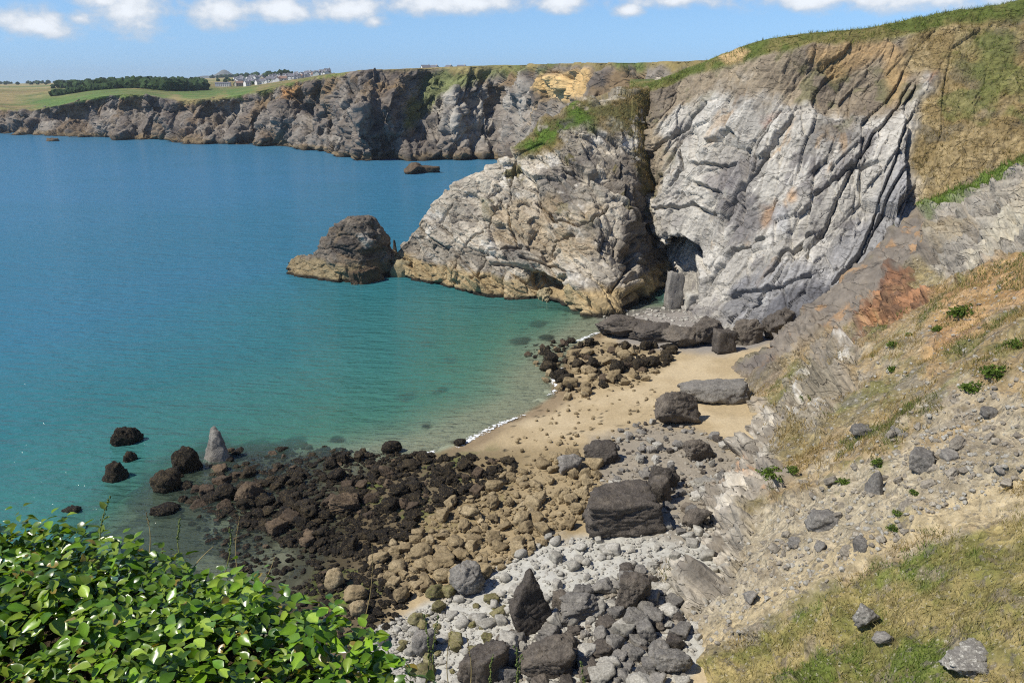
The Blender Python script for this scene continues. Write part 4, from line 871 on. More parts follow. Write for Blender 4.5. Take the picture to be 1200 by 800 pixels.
def lib(prefix, mat, kinds, n, sub, rough, seed0, shade=''):
    out = []
    for k in range(n):
        me = rock_mesh(prefix, seed0 + k, kinds[k % len(kinds)], sub, rough, mat)
        me['look'] = {'round': 'rounded', 'angular': 'angular', 'block': 'blocky', 'slab': 'flat'}[kinds[k % len(kinds)]] + shade; out.append(me)
    return out
def in_poly_px(poly, n, g):
    poly = np.array(poly, float); out = []
    lo, hi = poly.min(0), poly.max(0)
    while len(out) < n:
        q = g.uniform(lo, hi, (400, 2)); ins = poly_sd(q[:, 0], q[:, 1], poly) < 0; out += list(q[ins])
    return out[:n]
def scatter(name, polys, count, smin, smax, meshes, noun, cat, group, seed, power=2.0, flat=(.5, .8), k=.62, tries=14):
    g = np.random.default_rng(seed); got = 0
    areas = [p[1] for p in polys]; tot = sum(areas)
    sizes = np.sort(smin + (smax - smin) * g.uniform(0, 1, count) ** power)[::-1]
    cand = {i: in_poly_px(p[0], int(count * tries * p[1] / tot) + 20, g) for i, p in enumerate(polys)}
    pts = {i: ground_hit(np.array(c)[:, 0], np.array(c)[:, 1]) for i, c in cand.items()}; ptr = {i: 0 for i in cand}
    quota = {i: count * polys[i][1] / tot for i in cand}
    for s in sizes:
        i = max(quota, key=quota.get); ok = False
        while ptr[i] < len(pts[i]):
            p = pts[i][ptr[i]]; ptr[i] += 1
            if clear_of(p, s / 2, k): ok = True; break
        if not ok: quota[i] = -1e9; continue
        quota[i] -= 1
        me = meshes[g.integers(len(meshes))]; hgt = s * g.uniform(*flat)
        o = bpy.data.objects.new(name, me); COL.objects.link(o)
        o.location = (p[0], p[1], p[2] - .16 * hgt); o.rotation_euler = (g.normal() * .12, g.normal() * .12, g.uniform(0, 6.28)); o.scale = (s * g.uniform(.95, 1.25), s * g.uniform(.75, 1.0), hgt * 1.15)
        q_ = (s - smin) / (smax - smin); word = 'large' if q_ > .55 else ('mid-sized' if q_ > .2 else 'small')
        o['label'] = '%s %s %s' % (word, me.get('look', 'rounded') + ' ' + noun, polys[i][2]); o['category'] = cat; o['group'] = group
        PLACED.append((p[0], p[1], s / 2)); got += 1
    return got
W1 = [(172, 572), (225, 530), (330, 520), (430, 530), (525, 532), (606, 540), (604, 560), (545, 590), (500, 604), (470, 640), (420, 655), (340, 640), (230, 596)]
W1b = [(210, 605), (300, 605), (400, 645), (470, 640), (440, 700), (380, 700), (280, 670)]
W3 = [(340, 690), (440, 640), (500, 660), (470, 720), (430, 760), (370, 760)]
W2 = [(605, 408), (665, 396), (700, 402), (790, 406), (785, 428), (735, 450), (665, 462), (645, 440)]
L_weed = lib('weed_rock', M_WEED, ['round', 'angular'], 8, 4, .22, 700, ' blackish') + lib('weed_rock', M_BROWN, ['angular', 'block'], 2, 4, .12, 712, ' brown')
scatter('weed_rock', [(W1, 225, 'in the weedy reef by the sea pool'), (W1b, 45, 'in the pool beside the ivy')], 290, .45, 1.95, L_weed, 'seaweed-covered rock', 'rock', 'weed-covered rocks of the foreshore', 1, 2.0, flat=(.38, .7), k=.5)
scatter('weed_rock', [(W2, 62, 'in the weedy patch at the far end of the sand')], 62, .7, 2.3, L_weed, 'seaweed-covered rock', 'rock', 'weed-covered rocks of the foreshore', 6, 1.6, k=.5)
L_tan = lib('tan_boulder', M_TAN, ['round', 'angular', 'angular', 'block'], 10, 4, .07, 720, ' buff')
T1 = [(560, 566), (620, 545), (680, 530), (715, 560), (690, 606), (620, 650), (540, 690), (470, 700), (430, 660), (480, 620), (520, 596)]
T2 = [(610, 415), (690, 400), (790, 420), (760, 450), (660, 470)]
T3 = [(640, 480), (770, 440), (790, 470), (700, 530), (600, 548), (590, 530)]
scatter('tan_boulder', [(T1, 205, 'in the stony bank next to the weedy reef'), (T3, 55, 'lying loose on the sand')], 265, .35, 1.65, L_tan, 'boulder', 'boulder', 'buff boulders of the stony bank', 2, 2.2)
scatter('tan_boulder', [(T2, 60, 'among weed at the far end of the sand')], 60, .6, 2.0, L_tan, 'boulder', 'boulder', 'buff boulders of the stony bank', 7, 1.8, k=.5)
L_grey = lib('grey_boulder', M_GREY, ['angular', 'block', 'slab'], 9, 4, .06, 740, ' grey') + lib('grey_boulder', M_DARK, ['angular', 'block'], 4, 4, .07, 760, ' dark') + lib('grey_boulder', M_PALE, ['angular', 'block'], 4, 4, .06, 770, ' whitish')
G1 = [(700, 520), (760, 490), (830, 505), (870, 540), (850, 590), (800, 640), (770, 590), (705, 580)]
G2 = [(590, 745), (690, 690), (790, 650), (802, 800), (700, 815), (560, 815)]
scatter('grey_boulder', [(G1, 130, 'in the rubble between sand and hillside'), (G2, 160, 'in the rubble below the white shingle')], 290, .3, 1.65, L_grey, 'boulder', 'boulder', 'grey rubble boulders', 3, 2.3)
L_moss = lib('mossy_stone', M_MOSS, ['round', 'angular'], 4, 4, .07, 780, ' green-stained')
scatter('mossy_stone', [([(510, 690), (570, 670), (600, 720), (560, 780), (480, 800), (460, 750)], 1, 'on the shingle near the pointed rock')], 26, .4, 1.4, L_moss, 'stone', 'stone', 'algae-stained stones', 4, 2.2)
L_pale = lib('pale_stone', M_PALE, ['angular', 'block', 'round'], 9, 3, .06, 790, ' pale')
SHIN = [(640, 632), (740, 626), (850, 604), (856, 700), (800, 790), (690, 815), (560, 825), (430, 800), (440, 735), (540, 692)]
scatter('pale_stone', [(SHIN, 255, 'loose on the white shingle'), ([(800, 560), (870, 540), (900, 560), (850, 610)], 35, 'in the orange rubble under the hillside')], 290, .25, 1.15, L_pale, 'stone', 'stone', 'loose pale stones on the shingle', 5, 2.6, k=.5)

def rubble(name, polys, counts, smin, smax, mat, label, seed, on='beach', power=2.2):
    """thousands of small stones, too many to tell apart: one mesh"""
    g = np.random.default_rng(seed); V, Fc, off = [], [], 0
    protos = []
    for k in range(10):
        v, f = ico(1); v = v[:12] if False else v
        n = g.normal(size=(9, 3)); n /= np.linalg.norm(n, axis=1, keepdims=True); h = g.uniform(.55, .9, 9)
        dots = v @ n.T; r = np.where(dots > .05, h / np.maximum(dots, .05), 9).min(1); r = np.minimum(r, 1.05); protos.append((v * r[:, None], f))
    d0, f0 = ico(1)
    for poly, cnt in zip(polys, counts):
        q = np.array(in_poly_px(poly, cnt, g))
        if on == 'beach': p = ground_hit(q[:, 0], q[:, 1])
        else: p = np.array([hill_at_px(a, b) for a, b in q])
        s = smin + (smax - smin) * g.uniform(0, 1, cnt) ** power
        for k in range(cnt):
            v, f = protos[g.integers(10)]; a = g.uniform(0, 6.28); c_, s_ = math.cos(a), math.sin(a)
            R = np.array([[c_, -s_, 0], [s_, c_, 0], [0, 0, 1]]); w = (v * np.array([1, .8, .6]) * s[k] / 1.5) @ R.T + p[k]; w[:, 2] += s[k] * .1
            V.append(w); Fc.append(f + off); off += len(w)
    me = raw_mesh(name, np.vstack(V), np.vstack(Fc).ravel(), 3, False)
    return obj(name, me, mat, label=label, cat='stones', kind='stuff')
rubble('shingle', [SHIN, [(425, 745), (540, 692), (480, 800), (400, 815)]], [3700, 700], .10, .45, M_PALE, 'white shingle covering the head of the beach', 21)
rubble('weed_clumps', [W1, W1b, W2, W3], [3300, 350, 380, 450], .2, .85, M_WEED, 'small weedy stones filling gaps between the foreshore rocks', 22)
rubble('buff_cobbles', [T1, T2, T3], [1500, 130, 60], .15, .6, M_TAN, 'small buff cobbles between the boulders of the bank', 23)
rubble('grey_rubble', [G1, G2], [600, 1100], .12, .6, M_SCREE, 'small grey rubble between the fallen boulders', 24)
rubble('back_beach_rubble', [[(700, 368), (800, 358), (900, 372), (900, 392), (820, 396), (740, 388)]], [420], .25, 1.0, M_PALE, 'pale rubble between reef and cliff foot', 27)
SCREE = [(800, 770), (805, 715), (860, 640), (900, 590), (1000, 560), (1080, 510), (1200, 470), (1200, 560), (1080, 615), (960, 685), (860, 750)]
rubble('scree_stones', [SCREE, [(880, 480), (1000, 430), (1150, 330), (1200, 330), (1200, 470), (1000, 560), (880, 560)]], [700, 420], .06, .42, M_PALE, 'small pale stones strewn over the scree slope', 25, 'hill')
rubble('hillside_gravel', [SCREE, [(900, 480), (1000, 430), (1150, 330), (1200, 330), (1200, 470), (1000, 560), (900, 560)], [(800, 560), (880, 540), (905, 560), (830, 590)]], [420, 330, 200], .08, .45, M_SCREE, 'small grey stones strewn over the hillside', 26, 'hill')
# loose stones on the hillside that can be told apart
L_hs = lib('loose_stone', M_SCREE, ['angular', 'block', 'slab'], 6, 4, .06, 800)
g = np.random.default_rng(31)
for (u, v) in in_poly_px([(830, 745), (850, 650), (930, 560), (1060, 490), (1200, 440), (1200, 560), (1080, 615), (960, 690)], 130, g):
    p = hill_at_px(u, v); s = .22 + .75 * g.uniform() ** 3.5
    if not clear_of(p, s / 2): continue
    PLACED.append((p[0], p[1], s / 2)); me = L_hs[g.integers(6)]; o = bpy.data.objects.new('loose_stone', me); COL.objects.link(o)
    o.location = (p[0], p[1], p[2] - .28 * s); o.rotation_euler = (g.normal() * .3, -.55 + g.normal() * .2, g.uniform(0, 6.28)); o.scale = (s * 1.2, s * .9, s * .75)
    o['label'] = '%s %s stone lying loose on the hillside scree' % ('large' if s > .55 else ('mid-sized' if s > .32 else 'small'), me['look']); o['category'] = 'stone'; o['group'] = 'loose stones on the hillside scree'

# ---------------------------------------------------------------- sea stack
def build_stack():
    st = [(336, 318, 320.5), (342, 309, 322), (352, 302, 325), (366, 297, 327), (374, 288, 329), (384, 273, 330), (396, 262, 331), (412, 255, 331), (430, 254, 330), (444, 264, 328), (453, 286, 326), (459, 305, 324), (464, 320, 322)]
    cols = []
    for u, vt, vb in st:
        B0 = at_z(u, vb, 0.); T = at_y(u, vt, B0[1] + 5.5); z = T[2]
        cols.append([B0 + np.array([0, -.8, -4]), B0, B0 + np.array([0, 1.2, z * .34]), B0 + np.array([0, 2.8, z * .72]), T, T + np.array([0, 4, -z * .16]), T + np.array([0, 7.5, -z * .6]), np.array([T[0], T[1] + 9, -4.])])
    C = np.array(cols).transpose(1, 0, 2); tv = np.concatenate([np.linspace(0, 4, 130), np.linspace(4, 7, 50)[1:]]); tu = np.linspace(0, len(st) - 1, 170)
    P = cr(C, tv); P = cr(P.transpose(1, 0, 2), tu).transpose(1, 0, 2); Nn = grid_normals(P)
    if Nn[60, 90, 1] > 0: Nn = -Nn
    u0, v0 = proj(P); n1 = fbm(P, 4, 5, 881)
    P2, tint = rock_relief(P, Nn, np.full(P.shape[:2], 1.0), basis((.5, .2, .85)), [(4.5, .5, 1.8), (2, .26, 1.6), (.9, .14, 1.4)], 900, (1, 1.4, .7))
    m = sstep(poly_sd(u0, v0, [(424, 296), (445, 286), (456, 298), (460, 325), (440, 330), (430, 312)]) + n1 * 3, 2, -5); P2 = P2 + np.array([.3, .9, 0]) * (m * 3.5)[..., None]
    z = P2[..., 2]
    c = mix(bc(S(84, 78, 72), P), bc(S(132, 122, 108), P), np.clip(.45 + tint * .7 + n1 * .4, 0, 1)); c = mix(c, bc(S(132, 114, 88), P), sstep(fbm(P, 5, 4, 882), .2, .6) * .5)
    c = mix(c, bc(S(180, 174, 162), P), sstep(poly_sd(u0, v0, [(418, 276), (428, 270), (436, 284), (428, 292)]) + n1 * 3, 3, -3) * .8)
    c = mix(c, bc(S(150, 134, 100), P), sstep(z + n1 * .7, 4.2, 3.0) * .8); c = mix(c, bc(S(46, 42, 34), P), sstep(z + n1 * .3, .9, .4))
    me = grid_mesh('sea_stack', P2); set_attr(me, 'col', c.reshape(-1, 3))
    obj('sea_stack', me, M_CLIFF, label='brown humped sea stack standing in the water off the headland', cat='sea stack')
build_stack()

# ---------------------------------------------------------------- foam where the sea laps the sand
def mat_foam():
    m, nt, b, out = new_mat('sea_foam'); L = nt.links; b.inputs['Base Color'].default_value = (.82, .84, .84, 1); b.inputs['Roughness'].default_value = .7
    tc = N(nt, 'ShaderNodeTexCoord'); at = N(nt, 'ShaderNodeAttribute', attribute_name='dens')
    vo = N(nt, 'ShaderNodeTexNoise'); vo.inputs['Scale'].default_value = 2.4; vo.inputs['Detail'].default_value = 6; vo.inputs['Roughness'].default_value = .7; L.new(tc.outputs['Object'], vo.inputs['Vector'])
    a = mapr(nt, mth(nt, 'ADD', at.outputs['Fac'], mth(nt, 'MULTIPLY', mth(nt, 'SUBTRACT', vo.outputs['Fac'], .5), 3.2)), .55, .75)
    tr = N(nt, 'ShaderNodeBsdfTransparent'); ms = N(nt, 'ShaderNodeMixShader'); L.new(a, ms.inputs[0]); L.new(tr.outputs[0], ms.inputs[1]); L.new(b.outputs[0], ms.inputs[2]); L.new(ms.outputs[0], out.inputs[0]); return m
M_FOAM = mat_foam()
def foam(pts, w0, w1, label):
    C = np.array([at_z(u, v, 0.)[:2] for u, v in pts]); t = np.linspace(0, len(pts) - 1, 120); c = cr(C, t); d = np.gradient(c, axis=0); d /= np.linalg.norm(d, axis=1, keepdims=True); n = np.stack([-d[:, 1], d[:, 0]], 1)
    s = np.linspace(-1, 1, 13); f = np.linspace(0, 1, 120); w = w0 + (w1 - w0) * f; XY = c[:, None] + n[:, None] * (s[None, :, None] * w[:, None, None])
    z = np.maximum(bed(XY[..., 0], XY[..., 1]) + .07, .02); P = np.concatenate([XY, z[..., None]], -1)
    me = grid_mesh('foam', P); set_attr(me, 'dens', (.72 * (1 - np.abs(s)[None] ** 2) * np.minimum(1, 6 * np.minimum(f, 1 - f))[:, None]).ravel(), 'FLOAT')
    obj('foam', me, M_FOAM, label=label, cat='foam', kind='stuff')
foam([(530, 527), (545, 518), (570, 505), (596, 493), (626, 484)], 1.1, .35, 'line of white foam where a ripple runs up the sand')
foam([(640, 466), (652, 455), (648, 442), (664, 428)], .6, .5, 'patch of foam among rocks at the end of the sand')
foam([(672, 402), (690, 394), (706, 388)], .7, .5, 'patch of foam beside the reef under the headland')
foam([(488, 536), (505, 530), (512, 528)], .4, .4, 'short streak of foam by the tip of the weedy rocks')

# ---------------------------------------------------------------- vegetation on the hillside
def mat_leafy(name, rough=.6, spec=.3, trans=.25, attr='col'):
    m, nt, b, out = new_mat(name); L = nt.links
    at = N(nt, 'ShaderNodeAttribute', attribute_name=attr); tc = N(nt, 'ShaderNodeTexCoord')
    nz = N(nt, 'ShaderNodeTexNoise'); nz.inputs['Scale'].default_value = 9.; L.new(tc.outputs['Object'], nz.inputs['Vector'])
    k = mapr(nt, nz.outputs['Fac'], .3, .7, .8, 1.2); kc = N(nt, 'ShaderNodeCombineColor')
    for i in range(3): L.new(k, kc.inputs[i])
    c = mixc(nt, 1.0, at.outputs['Color'], kc.outputs[0], 'MULTIPLY'); L.new(c, b.inputs['Base Color']); b.inputs['Roughness'].default_value = rough; b.inputs['Specular IOR Level'].default_value = spec
    t = N(nt, 'ShaderNodeBsdfTranslucent'); L.new(mixc(nt, 1.0, c, (1.1, 1.2, .5), 'MULTIPLY'), t.inputs['Color'])
    ms = N(nt, 'ShaderNodeMixShader'); ms.inputs[0].default_value = trans; L.new(b.outputs[0], ms.inputs[1]); L.new(t.outputs[0], ms.inputs[2]); L.new(ms.outputs[0], out.inputs[0]); return m
M_GRASS = mat_leafy('rough_grass', .8, .1, .2)
def blades(name, roots, heights, cols, label, per=4, seed=3, spread=.5):
    g = np.random.default_rng(seed); n = len(roots) * per; R = np.repeat(roots, per, 0) + g.normal(size=(n, 3)) * np.array([.14, .14, .0]); h = np.repeat(heights, per) * g.uniform(.6, 1.2, n)
    a = g.uniform(0, 6.28, n); w = h * .07 + .007; side = np.stack([np.cos(a), np.sin(a), 0 * a], 1) * w[:, None]
    tip = R + np.stack([g.normal(size=n) * spread * h, g.normal(size=n) * spread * h, h], 1); R = R - np.array([0, 0, .06])
    V = np.stack([R - side, R + side, tip], 1).reshape(-1, 3); c = np.repeat(np.repeat(cols, per, 0) * g.uniform(.75, 1.25, (n, 1)), 3, 0)
    me = raw_mesh(name, V, np.arange(n * 3), 3, False); set_attr(me, 'col', c); return obj(name, me, M_GRASS, label=label, cat='grass', kind='stuff')
def hillside_grass():
    g = np.random.default_rng(44); U, Vv = HU.ravel(), HV.ravel(); Pp = HILL_P.reshape(-1, 3); Yc = crest_y(Pp[:, 0])
    inview = (U > 740) & (U < 1240) & (Vv > 170) & (Vv < 840) & (Pp[:, 1] < Yc)
    turf = (poly_sd(U, Vv, [(780, 830), (800, 790), (860, 762), (960, 705), (1060, 650), (1210, 590), (1260, 570), (1260, 840), (780, 840)]) < 4)
    nz = fbm(Pp, 2.4, 4, 301, .6); i1 = np.flatnonzero(inview & turf & (nz > -.35)); i1 = g.choice(i1, min(17000, len(i1)), replace=False)
    gm = sstep(fbm(Pp[i1], 3.6, 5, 290, .62), .0, .45); col = mix(np.tile(S(172, 156, 106), (len(i1), 1)), np.tile(S(108, 126, 56), (len(i1), 1)), np.clip(gm + .2, 0, 1))
    blades('rough_grass', Pp[i1], g.uniform(.12, .30, len(i1)), col, 'rough dry and green grass on the lower hillside', 4, 5, .55)
    oth = (nz > .12) & ~turf & (poly_sd(U, Vv, SCREE) > 4) & (poly_sd(U, Vv, [(845, 445), (905, 390), (1078, 244), (1215, 190), (1215, 290), (1090, 330), (1000, 400), (900, 440)]) > 2) & (poly_sd(U, Vv, [(785, 700), (792, 600), (850, 548), (885, 470), (905, 545), (850, 690)]) > 3)
    i2 = np.flatnonzero(inview & oth); i2 = g.choice(i2, min(11000, len(i2)), replace=False); gm = sstep(fbm(Pp[i2], 4.5, 5, 287, .62), .1, .4)
    col = mix(np.tile(S(172, 150, 100), (len(i2), 1)), np.tile(S(104, 114, 58), (len(i2), 1)), gm); blades('dry_grass', Pp[i2], g.uniform(.15, .45, len(i2)), col, 'dry grass tufts on the upper hillside', 4, 6, .6)
    lip = line_d(U, Vv, [(1084, 241), (1140, 215), (1215, 183)]) < 9; i3 = np.flatnonzero(lip & (Pp[:, 1] < Yc + 1.5)); i3 = g.choice(i3, min(1500, len(i3)), replace=False)
    blades('crest_turf', Pp[i3], g.uniform(.3, .7, len(i3)), np.tile(S(98, 122, 50), (len(i3), 1)), 'green turf lip along the crest of the hillside', 4, 7, .5)
hillside_grass()
def cliff_turf(T, n, hmin, hmax, name, label, seed):
    g = np.random.default_rng(seed); p, m, gr = T; u, v = proj(p); i = np.flatnonzero((m > .45) & (u > 0) & (u < 1230) & (v > -20)); i = g.choice(i, min(n, len(i)), replace=False)
    dry = mix(np.tile(S(172, 148, 98), (len(i), 1)), np.tile(S(134, 122, 76), (len(i), 1)), g.uniform(0, 1, len(i))); col = mix(dry, np.tile(S(112, 138, 56), (len(i), 1)), np.clip(gr[i], 0, 1) * g.uniform(.3, 1, len(i)))
    blades(name, p[i], g.uniform(hmin, hmax, len(i)), col, label, 3, seed, .6)
cliff_turf(HEAD_T, 3000, .25, .6, 'headland_turf', 'bracken and dry turf crowning the headland', 81)
cliff_turf(MAIN_T, 6500, .25, .7, 'cliff_brow_turf', 'turf and dry grass on the brow and flank of the main cliff', 82)
def bush_mesh(seed, n=420):
    g = np.random.default_rng(seed); d = g.normal(size=(n, 3)); d[:, 2] = np.abs(d[:, 2]); d /= np.linalg.norm(d, axis=1, keepdims=True); r = .62 + .3 * fbm(d * 1.0 + seed, .6, 3, seed) + g.uniform(-.25, .2, n)
    p = d * r[:, None]; a = g.normal(size=(n, 3)); a /= np.linalg.norm(a, axis=1, keepdims=True); b = np.cross(a, g.normal(size=(n, 3))); b /= np.linalg.norm(b, axis=1, keepdims=True)
    s = g.uniform(.07, .15, n)[:, None]; V = np.stack([p - a * s, p + b * s * .6, p + a * s, p - b * s * .6], 1).reshape(-1, 3)
    me = raw_mesh('foliage', V, np.arange(n * 4), 4, False); c = mix(np.tile(S(60, 84, 30), (n, 1)), np.tile(S(116, 136, 58), (n, 1)), g.uniform(0, 1, n)); set_attr(me, 'col', np.repeat(c, 4, 0)); me.materials.append(M_GRASS); return me
BUSHM = [bush_mesh(50 + k) for k in range(4)]
def tube(pts, r0, r1, n=6):
    pts = np.asarray(pts, float); d = np.gradient(pts, axis=0); d /= np.maximum(np.linalg.norm(d, axis=1, keepdims=True), 1e-9); ref = np.array([.31, .87, .38]); a = np.cross(d, ref); a /= np.linalg.norm(a, axis=1, keepdims=True); b = np.cross(d, a)
    t = np.linspace(0, 2 * math.pi, n, endpoint=False); r = np.linspace(r0, r1, len(pts)); V = pts[:, None] + r[:, None, None] * (a[:, None] * np.cos(t)[None, :, None] + b[:, None] * np.sin(t)[None, :, None])
    m = len(pts); idx = np.arange(m * n).reshape(m, n); nx = np.roll(idx, -1, 1); q = np.stack([idx[:-1], nx[:-1], nx[1:], idx[1:]], -1).reshape(-1, 4); return V.reshape(-1, 3), q
def simple_mat(name, c, rough=.8):
    m, nt, b, out = new_mat(name); tc = N(nt, 'ShaderNodeTexCoord'); nz = N(nt, 'ShaderNodeTexNoise'); nz.inputs['Scale'].default_value = 5.; nt.links.new(tc.outputs['Object'], nz.inputs['Vector'])
    nt.links.new(mixc(nt, nz.outputs['Fac'], tuple(np.array(c) * .7), tuple(np.array(c) * 1.25)), b.inputs['Base Color']); b.inputs['Roughness'].default_value = rough; return m
M_STEM = simple_mat('stem_bark', S(96, 82, 58))
_sv, _sq = tube([(0, 0, -.25), (.03, .02, .1), (0, .05, .5)], .05, .02); STEM_ME = raw_mesh('stem', _sv, _sq.ravel(), 4); STEM_ME.materials.append(M_STEM)
BUSHES = [(1126, 364, 30, 'round green bush on the orange soil'), (1098, 384, 14, 'small bush beside the round green bush'), (1066, 392, 12, 'low bush just under the red rock'), (1168, 436, 34, 'spreading green bush in the dark bank'), (1192, 402, 26, 'upper green bush of the dark bank'), (1138, 452, 24, 'lower green bush of the dark bank'),
          (905, 552, 26, 'flat green bush on top of the beach outcrop'), (928, 548, 16, 'bush tuft next to the flat green one'), (1046, 616, 14, 'green tuft on the scree by the grey block'), (1052, 600, 12, 'green tuft just above another on the scree'), (946, 462, 14, 'small bush on the grassy outcrop above the sand'), (1046, 402, 16, 'pale green bush below the red rock'), (1048, 432, 14, 'bush in the dry grass below the pale green one'), (1030, 540, 18, 'bush on the green bank above the scree'), (990, 562, 16, 'bush at the lower end of the green bank'), (1070, 575, 12, 'little green tuft beside the upright wedge')]
for k, (u, v, w, lab) in enumerate(BUSHES):
    p = hill_at_px(u, v + w * .2); s = w * math.hypot(p[1], H - p[2]) / FPX / 1.5
    t = obj('bush', None, label=lab, cat='bush', loc=p, rot=(0, 0, k * 1.3), scale=(s, s, s * .7)); obj('foliage', BUSHM[k % 4], parent=t); obj('stem', STEM_ME, parent=t)

# ---------------------------------------------------------------- far country: woods, village, hill
CU, CV = proj(COAST_P); CPT = COAST_P.reshape(-1, 3); CUf, CVf = CU.ravel(), CV.ravel()
def coast_at(u, v, ymin=500):
    k = np.argmin((CUf - u) ** 2 + 9 * (CVf - v) ** 2 + 1e6 * ((CPT[:, 1] < ymin) | (CPT[:, 1] > 3000))); return CPT[k].copy()
M_WOOD = mat_leafy('far_foliage', .9, .05, .1)
def wood(name, px, smin, smax, label, seed):
    g = np.random.default_rng(seed); V, Fc, Cc, off = [], [], [], 0; d, f = ico(2)
    for (u, v) in px:
        p = coast_at(u, v); s = g.uniform(smin, smax); w = d * (1 + .5 * fbm(d + g.uniform(0, 50), .35, 3, seed, .7))[:, None] * np.array([s * .55, s * .55, s * .5]) + p + np.array([0, 0, s * .38])
        V.append(w); Fc.append(f + off); off += len(w); Cc.append(np.tile(S(60, 78, 48) * g.uniform(.6, 1.5), (len(w), 1)))
    me = raw_mesh(name, np.vstack(V), np.vstack(Fc).ravel(), 3, False); set_attr(me, 'col', np.vstack(Cc)); obj(name, me, M_WOOD, label=label, cat='trees', kind='stuff')
g = np.random.default_rng(77)
wood('woodland', in_poly_px([(95, 100), (170, 97), (240, 99), (242, 109), (200, 113), (110, 105), (60, 104)], 420, g), 4, 12, 'dark wood on the slope behind the far cliffs', 1)
wood('scrub', in_poly_px([(55, 112), (120, 103), (200, 111), (150, 122), (80, 128)], 120, g), 4, 8, 'dark scrub on the green slope above the far cliffs', 2)
wood('tree_line', [(g.uniform(245, 345), g.uniform(89, 91.5)) for _ in range(60)], 8, 14, 'dark line of trees behind the far village', 3)
wood('village_trees', [(g.uniform(250, 400), g.uniform(92, 101)) for _ in range(40)], 4, 7, 'trees among the houses of the far village', 4)
wood('hedges', [(g.uniform(0, 240), g.choice([98.2, 99.4, 97.4])) for _ in range(90)], 6, 12, 'hedges between the far fields', 5)

M_WALLS = [simple_mat('white_render', (.78, .77, .74)), simple_mat('cream_render', (.66, .6, .48)), simple_mat('pink_brick', (.5, .34, .26))]
M_ROOFS = [simple_mat('slate_roof', (.16, .16, .18)), simple_mat('brown_tile_roof', (.26, .17, .13))]
M_PANE = simple_mat('window_glass', (.05, .06, .08), .2)
def box_v(x0, x1, y0, y1, z0, z1):
    v = [(x, y, z) for z in (z0, z1) for (x, y) in ((x0, y0), (x1, y0), (x1, y1), (x0, y1))]
    return v, [(0, 3, 2, 1), (4, 5, 6, 7), (0, 1, 5, 4), (1, 2, 6, 5), (2, 3, 7, 6), (3, 0, 4, 7)]
def pyd(name, v, f, mat):
    me = bpy.data.meshes.new(name); me.from_pydata([tuple(x) for x in v], [], f); me.update(); me.materials.append(mat); return me
def house_set(w, d, h, rh, wm, rm):
    hw, hd = w / 2, d / 2
    wv = [(-hw, -hd, -2), (hw, -hd, -2), (hw, hd, -2), (-hw, hd, -2), (-hw, -hd, h), (hw, -hd, h), (hw, hd, h), (-hw, hd, h), (-hw, 0, h + rh), (hw, 0, h + rh)]
    wf = [(0, 1, 5, 4), (2, 3, 7, 6), (1, 2, 6, 9, 5), (3, 0, 4, 8, 7)]
    e = .4; t = .25; k = rh / hd
    rv = [(-hw - e, -hd - e, h - e * k + .05), (hw + e, -hd - e, h - e * k + .05), (hw + e, 0, h + rh + .05), (-hw - e, 0, h + rh + .05), (hw + e, hd + e, h - e * k + .05), (-hw - e, hd + e, h - e * k + .05)]
    rv += [(x, y, z + t) for x, y, z in rv]
    rf = [(6, 7, 8, 9), (9, 8, 10, 11), (0, 3, 2, 1), (3, 5, 4, 2), (0, 1, 7, 6), (5, 11, 10, 4), (0, 6, 9, 3), (3, 9, 11, 5), (1, 2, 8, 7), (2, 4, 10, 8)]
    cv, cf = box_v(hw * .62, hw * .62 + 1.0, -.5, .5, h + rh * .5, h + rh + 1.3)
    win = []; nwin = max(2, int(w / 3.2))
    for fl in range(2 if h > 4.5 else 1):
        for i in range(nwin):
            x = -hw + (i + .5) * w / nwin; win.append(box_v(x - .6, x + .6, -hd - .06, -hd + .1, .9 + fl * 2.6, 2.2 + fl * 2.6))
    return pyd('wall', wv, wf, wm), pyd('roof', rv, rf, rm), pyd('chimney', cv, cf, wm), [pyd('window', a, b, M_PANE) for a, b in win]
KINDS = [house_set(10, 8, 5.2, 3.0, M_WALLS[0], M_ROOFS[0]), house_set(13, 8, 4.0, 2.8, M_WALLS[0], M_ROOFS[0]), house_set(8, 7, 5.0, 3.2, M_WALLS[1], M_ROOFS[0]), house_set(11, 8, 3.4, 3.0, M_WALLS[0], M_ROOFS[1]), house_set(12, 8, 5.0, 3.0, M_WALLS[2], M_ROOFS[1]), house_set(26, 10, 6.0, 1.6, M_WALLS[0], M_ROOFS[0])]
HL = ['white two-storey house with slate roof in the far village', 'long low white house with slate roof in the far village', 'narrow cream house with slate roof in the far village', 'white bungalow with brown roof in the far village', 'brick house with brown roof beside the long white building', 'longest white building at the seaward end of the far village']
def house(u, v, kind, ang, sc=1.0, ymin=700, p=None, far=False):
    p = coast_at(u, v, ymin) if p is None else p; wl, rf, ch, wn = KINDS[kind]
    t = obj('house', None, label=HL[kind] if not far else 'white house peeping over the brow of the far cliffs', cat='house', group='houses of the far village' if kind < 4 else None, loc=p, rot=(0, 0, ang), scale=(sc,) * 3)
    obj('wall', wl, parent=t); r_ = obj('roof', rf, parent=t); obj('chimney', ch, parent=r_)
    for m in wn: obj('window', m, parent=t)
house(262, 101.5, 5, .1, .8); house(282, 101.5, 4, .3, .8)
hp = []
for _ in range(900):
    u = g.uniform(275, 398); v = g.uniform(88.2, 101.5 - max(0, (u - 330)) * .15)
    if all(abs(u - a) > 4.4 or abs(v - b) > 1.1 for a, b in hp): hp.append((u, v))
    if len(hp) >= 95: break
for (u, v) in hp: house(u, v, int(g.choice([0, 0, 1, 1, 2, 3])), g.uniform(-1.1, .1) + (1.57 if g.uniform() < .25 else 0), g.uniform(.75, .95), 800)
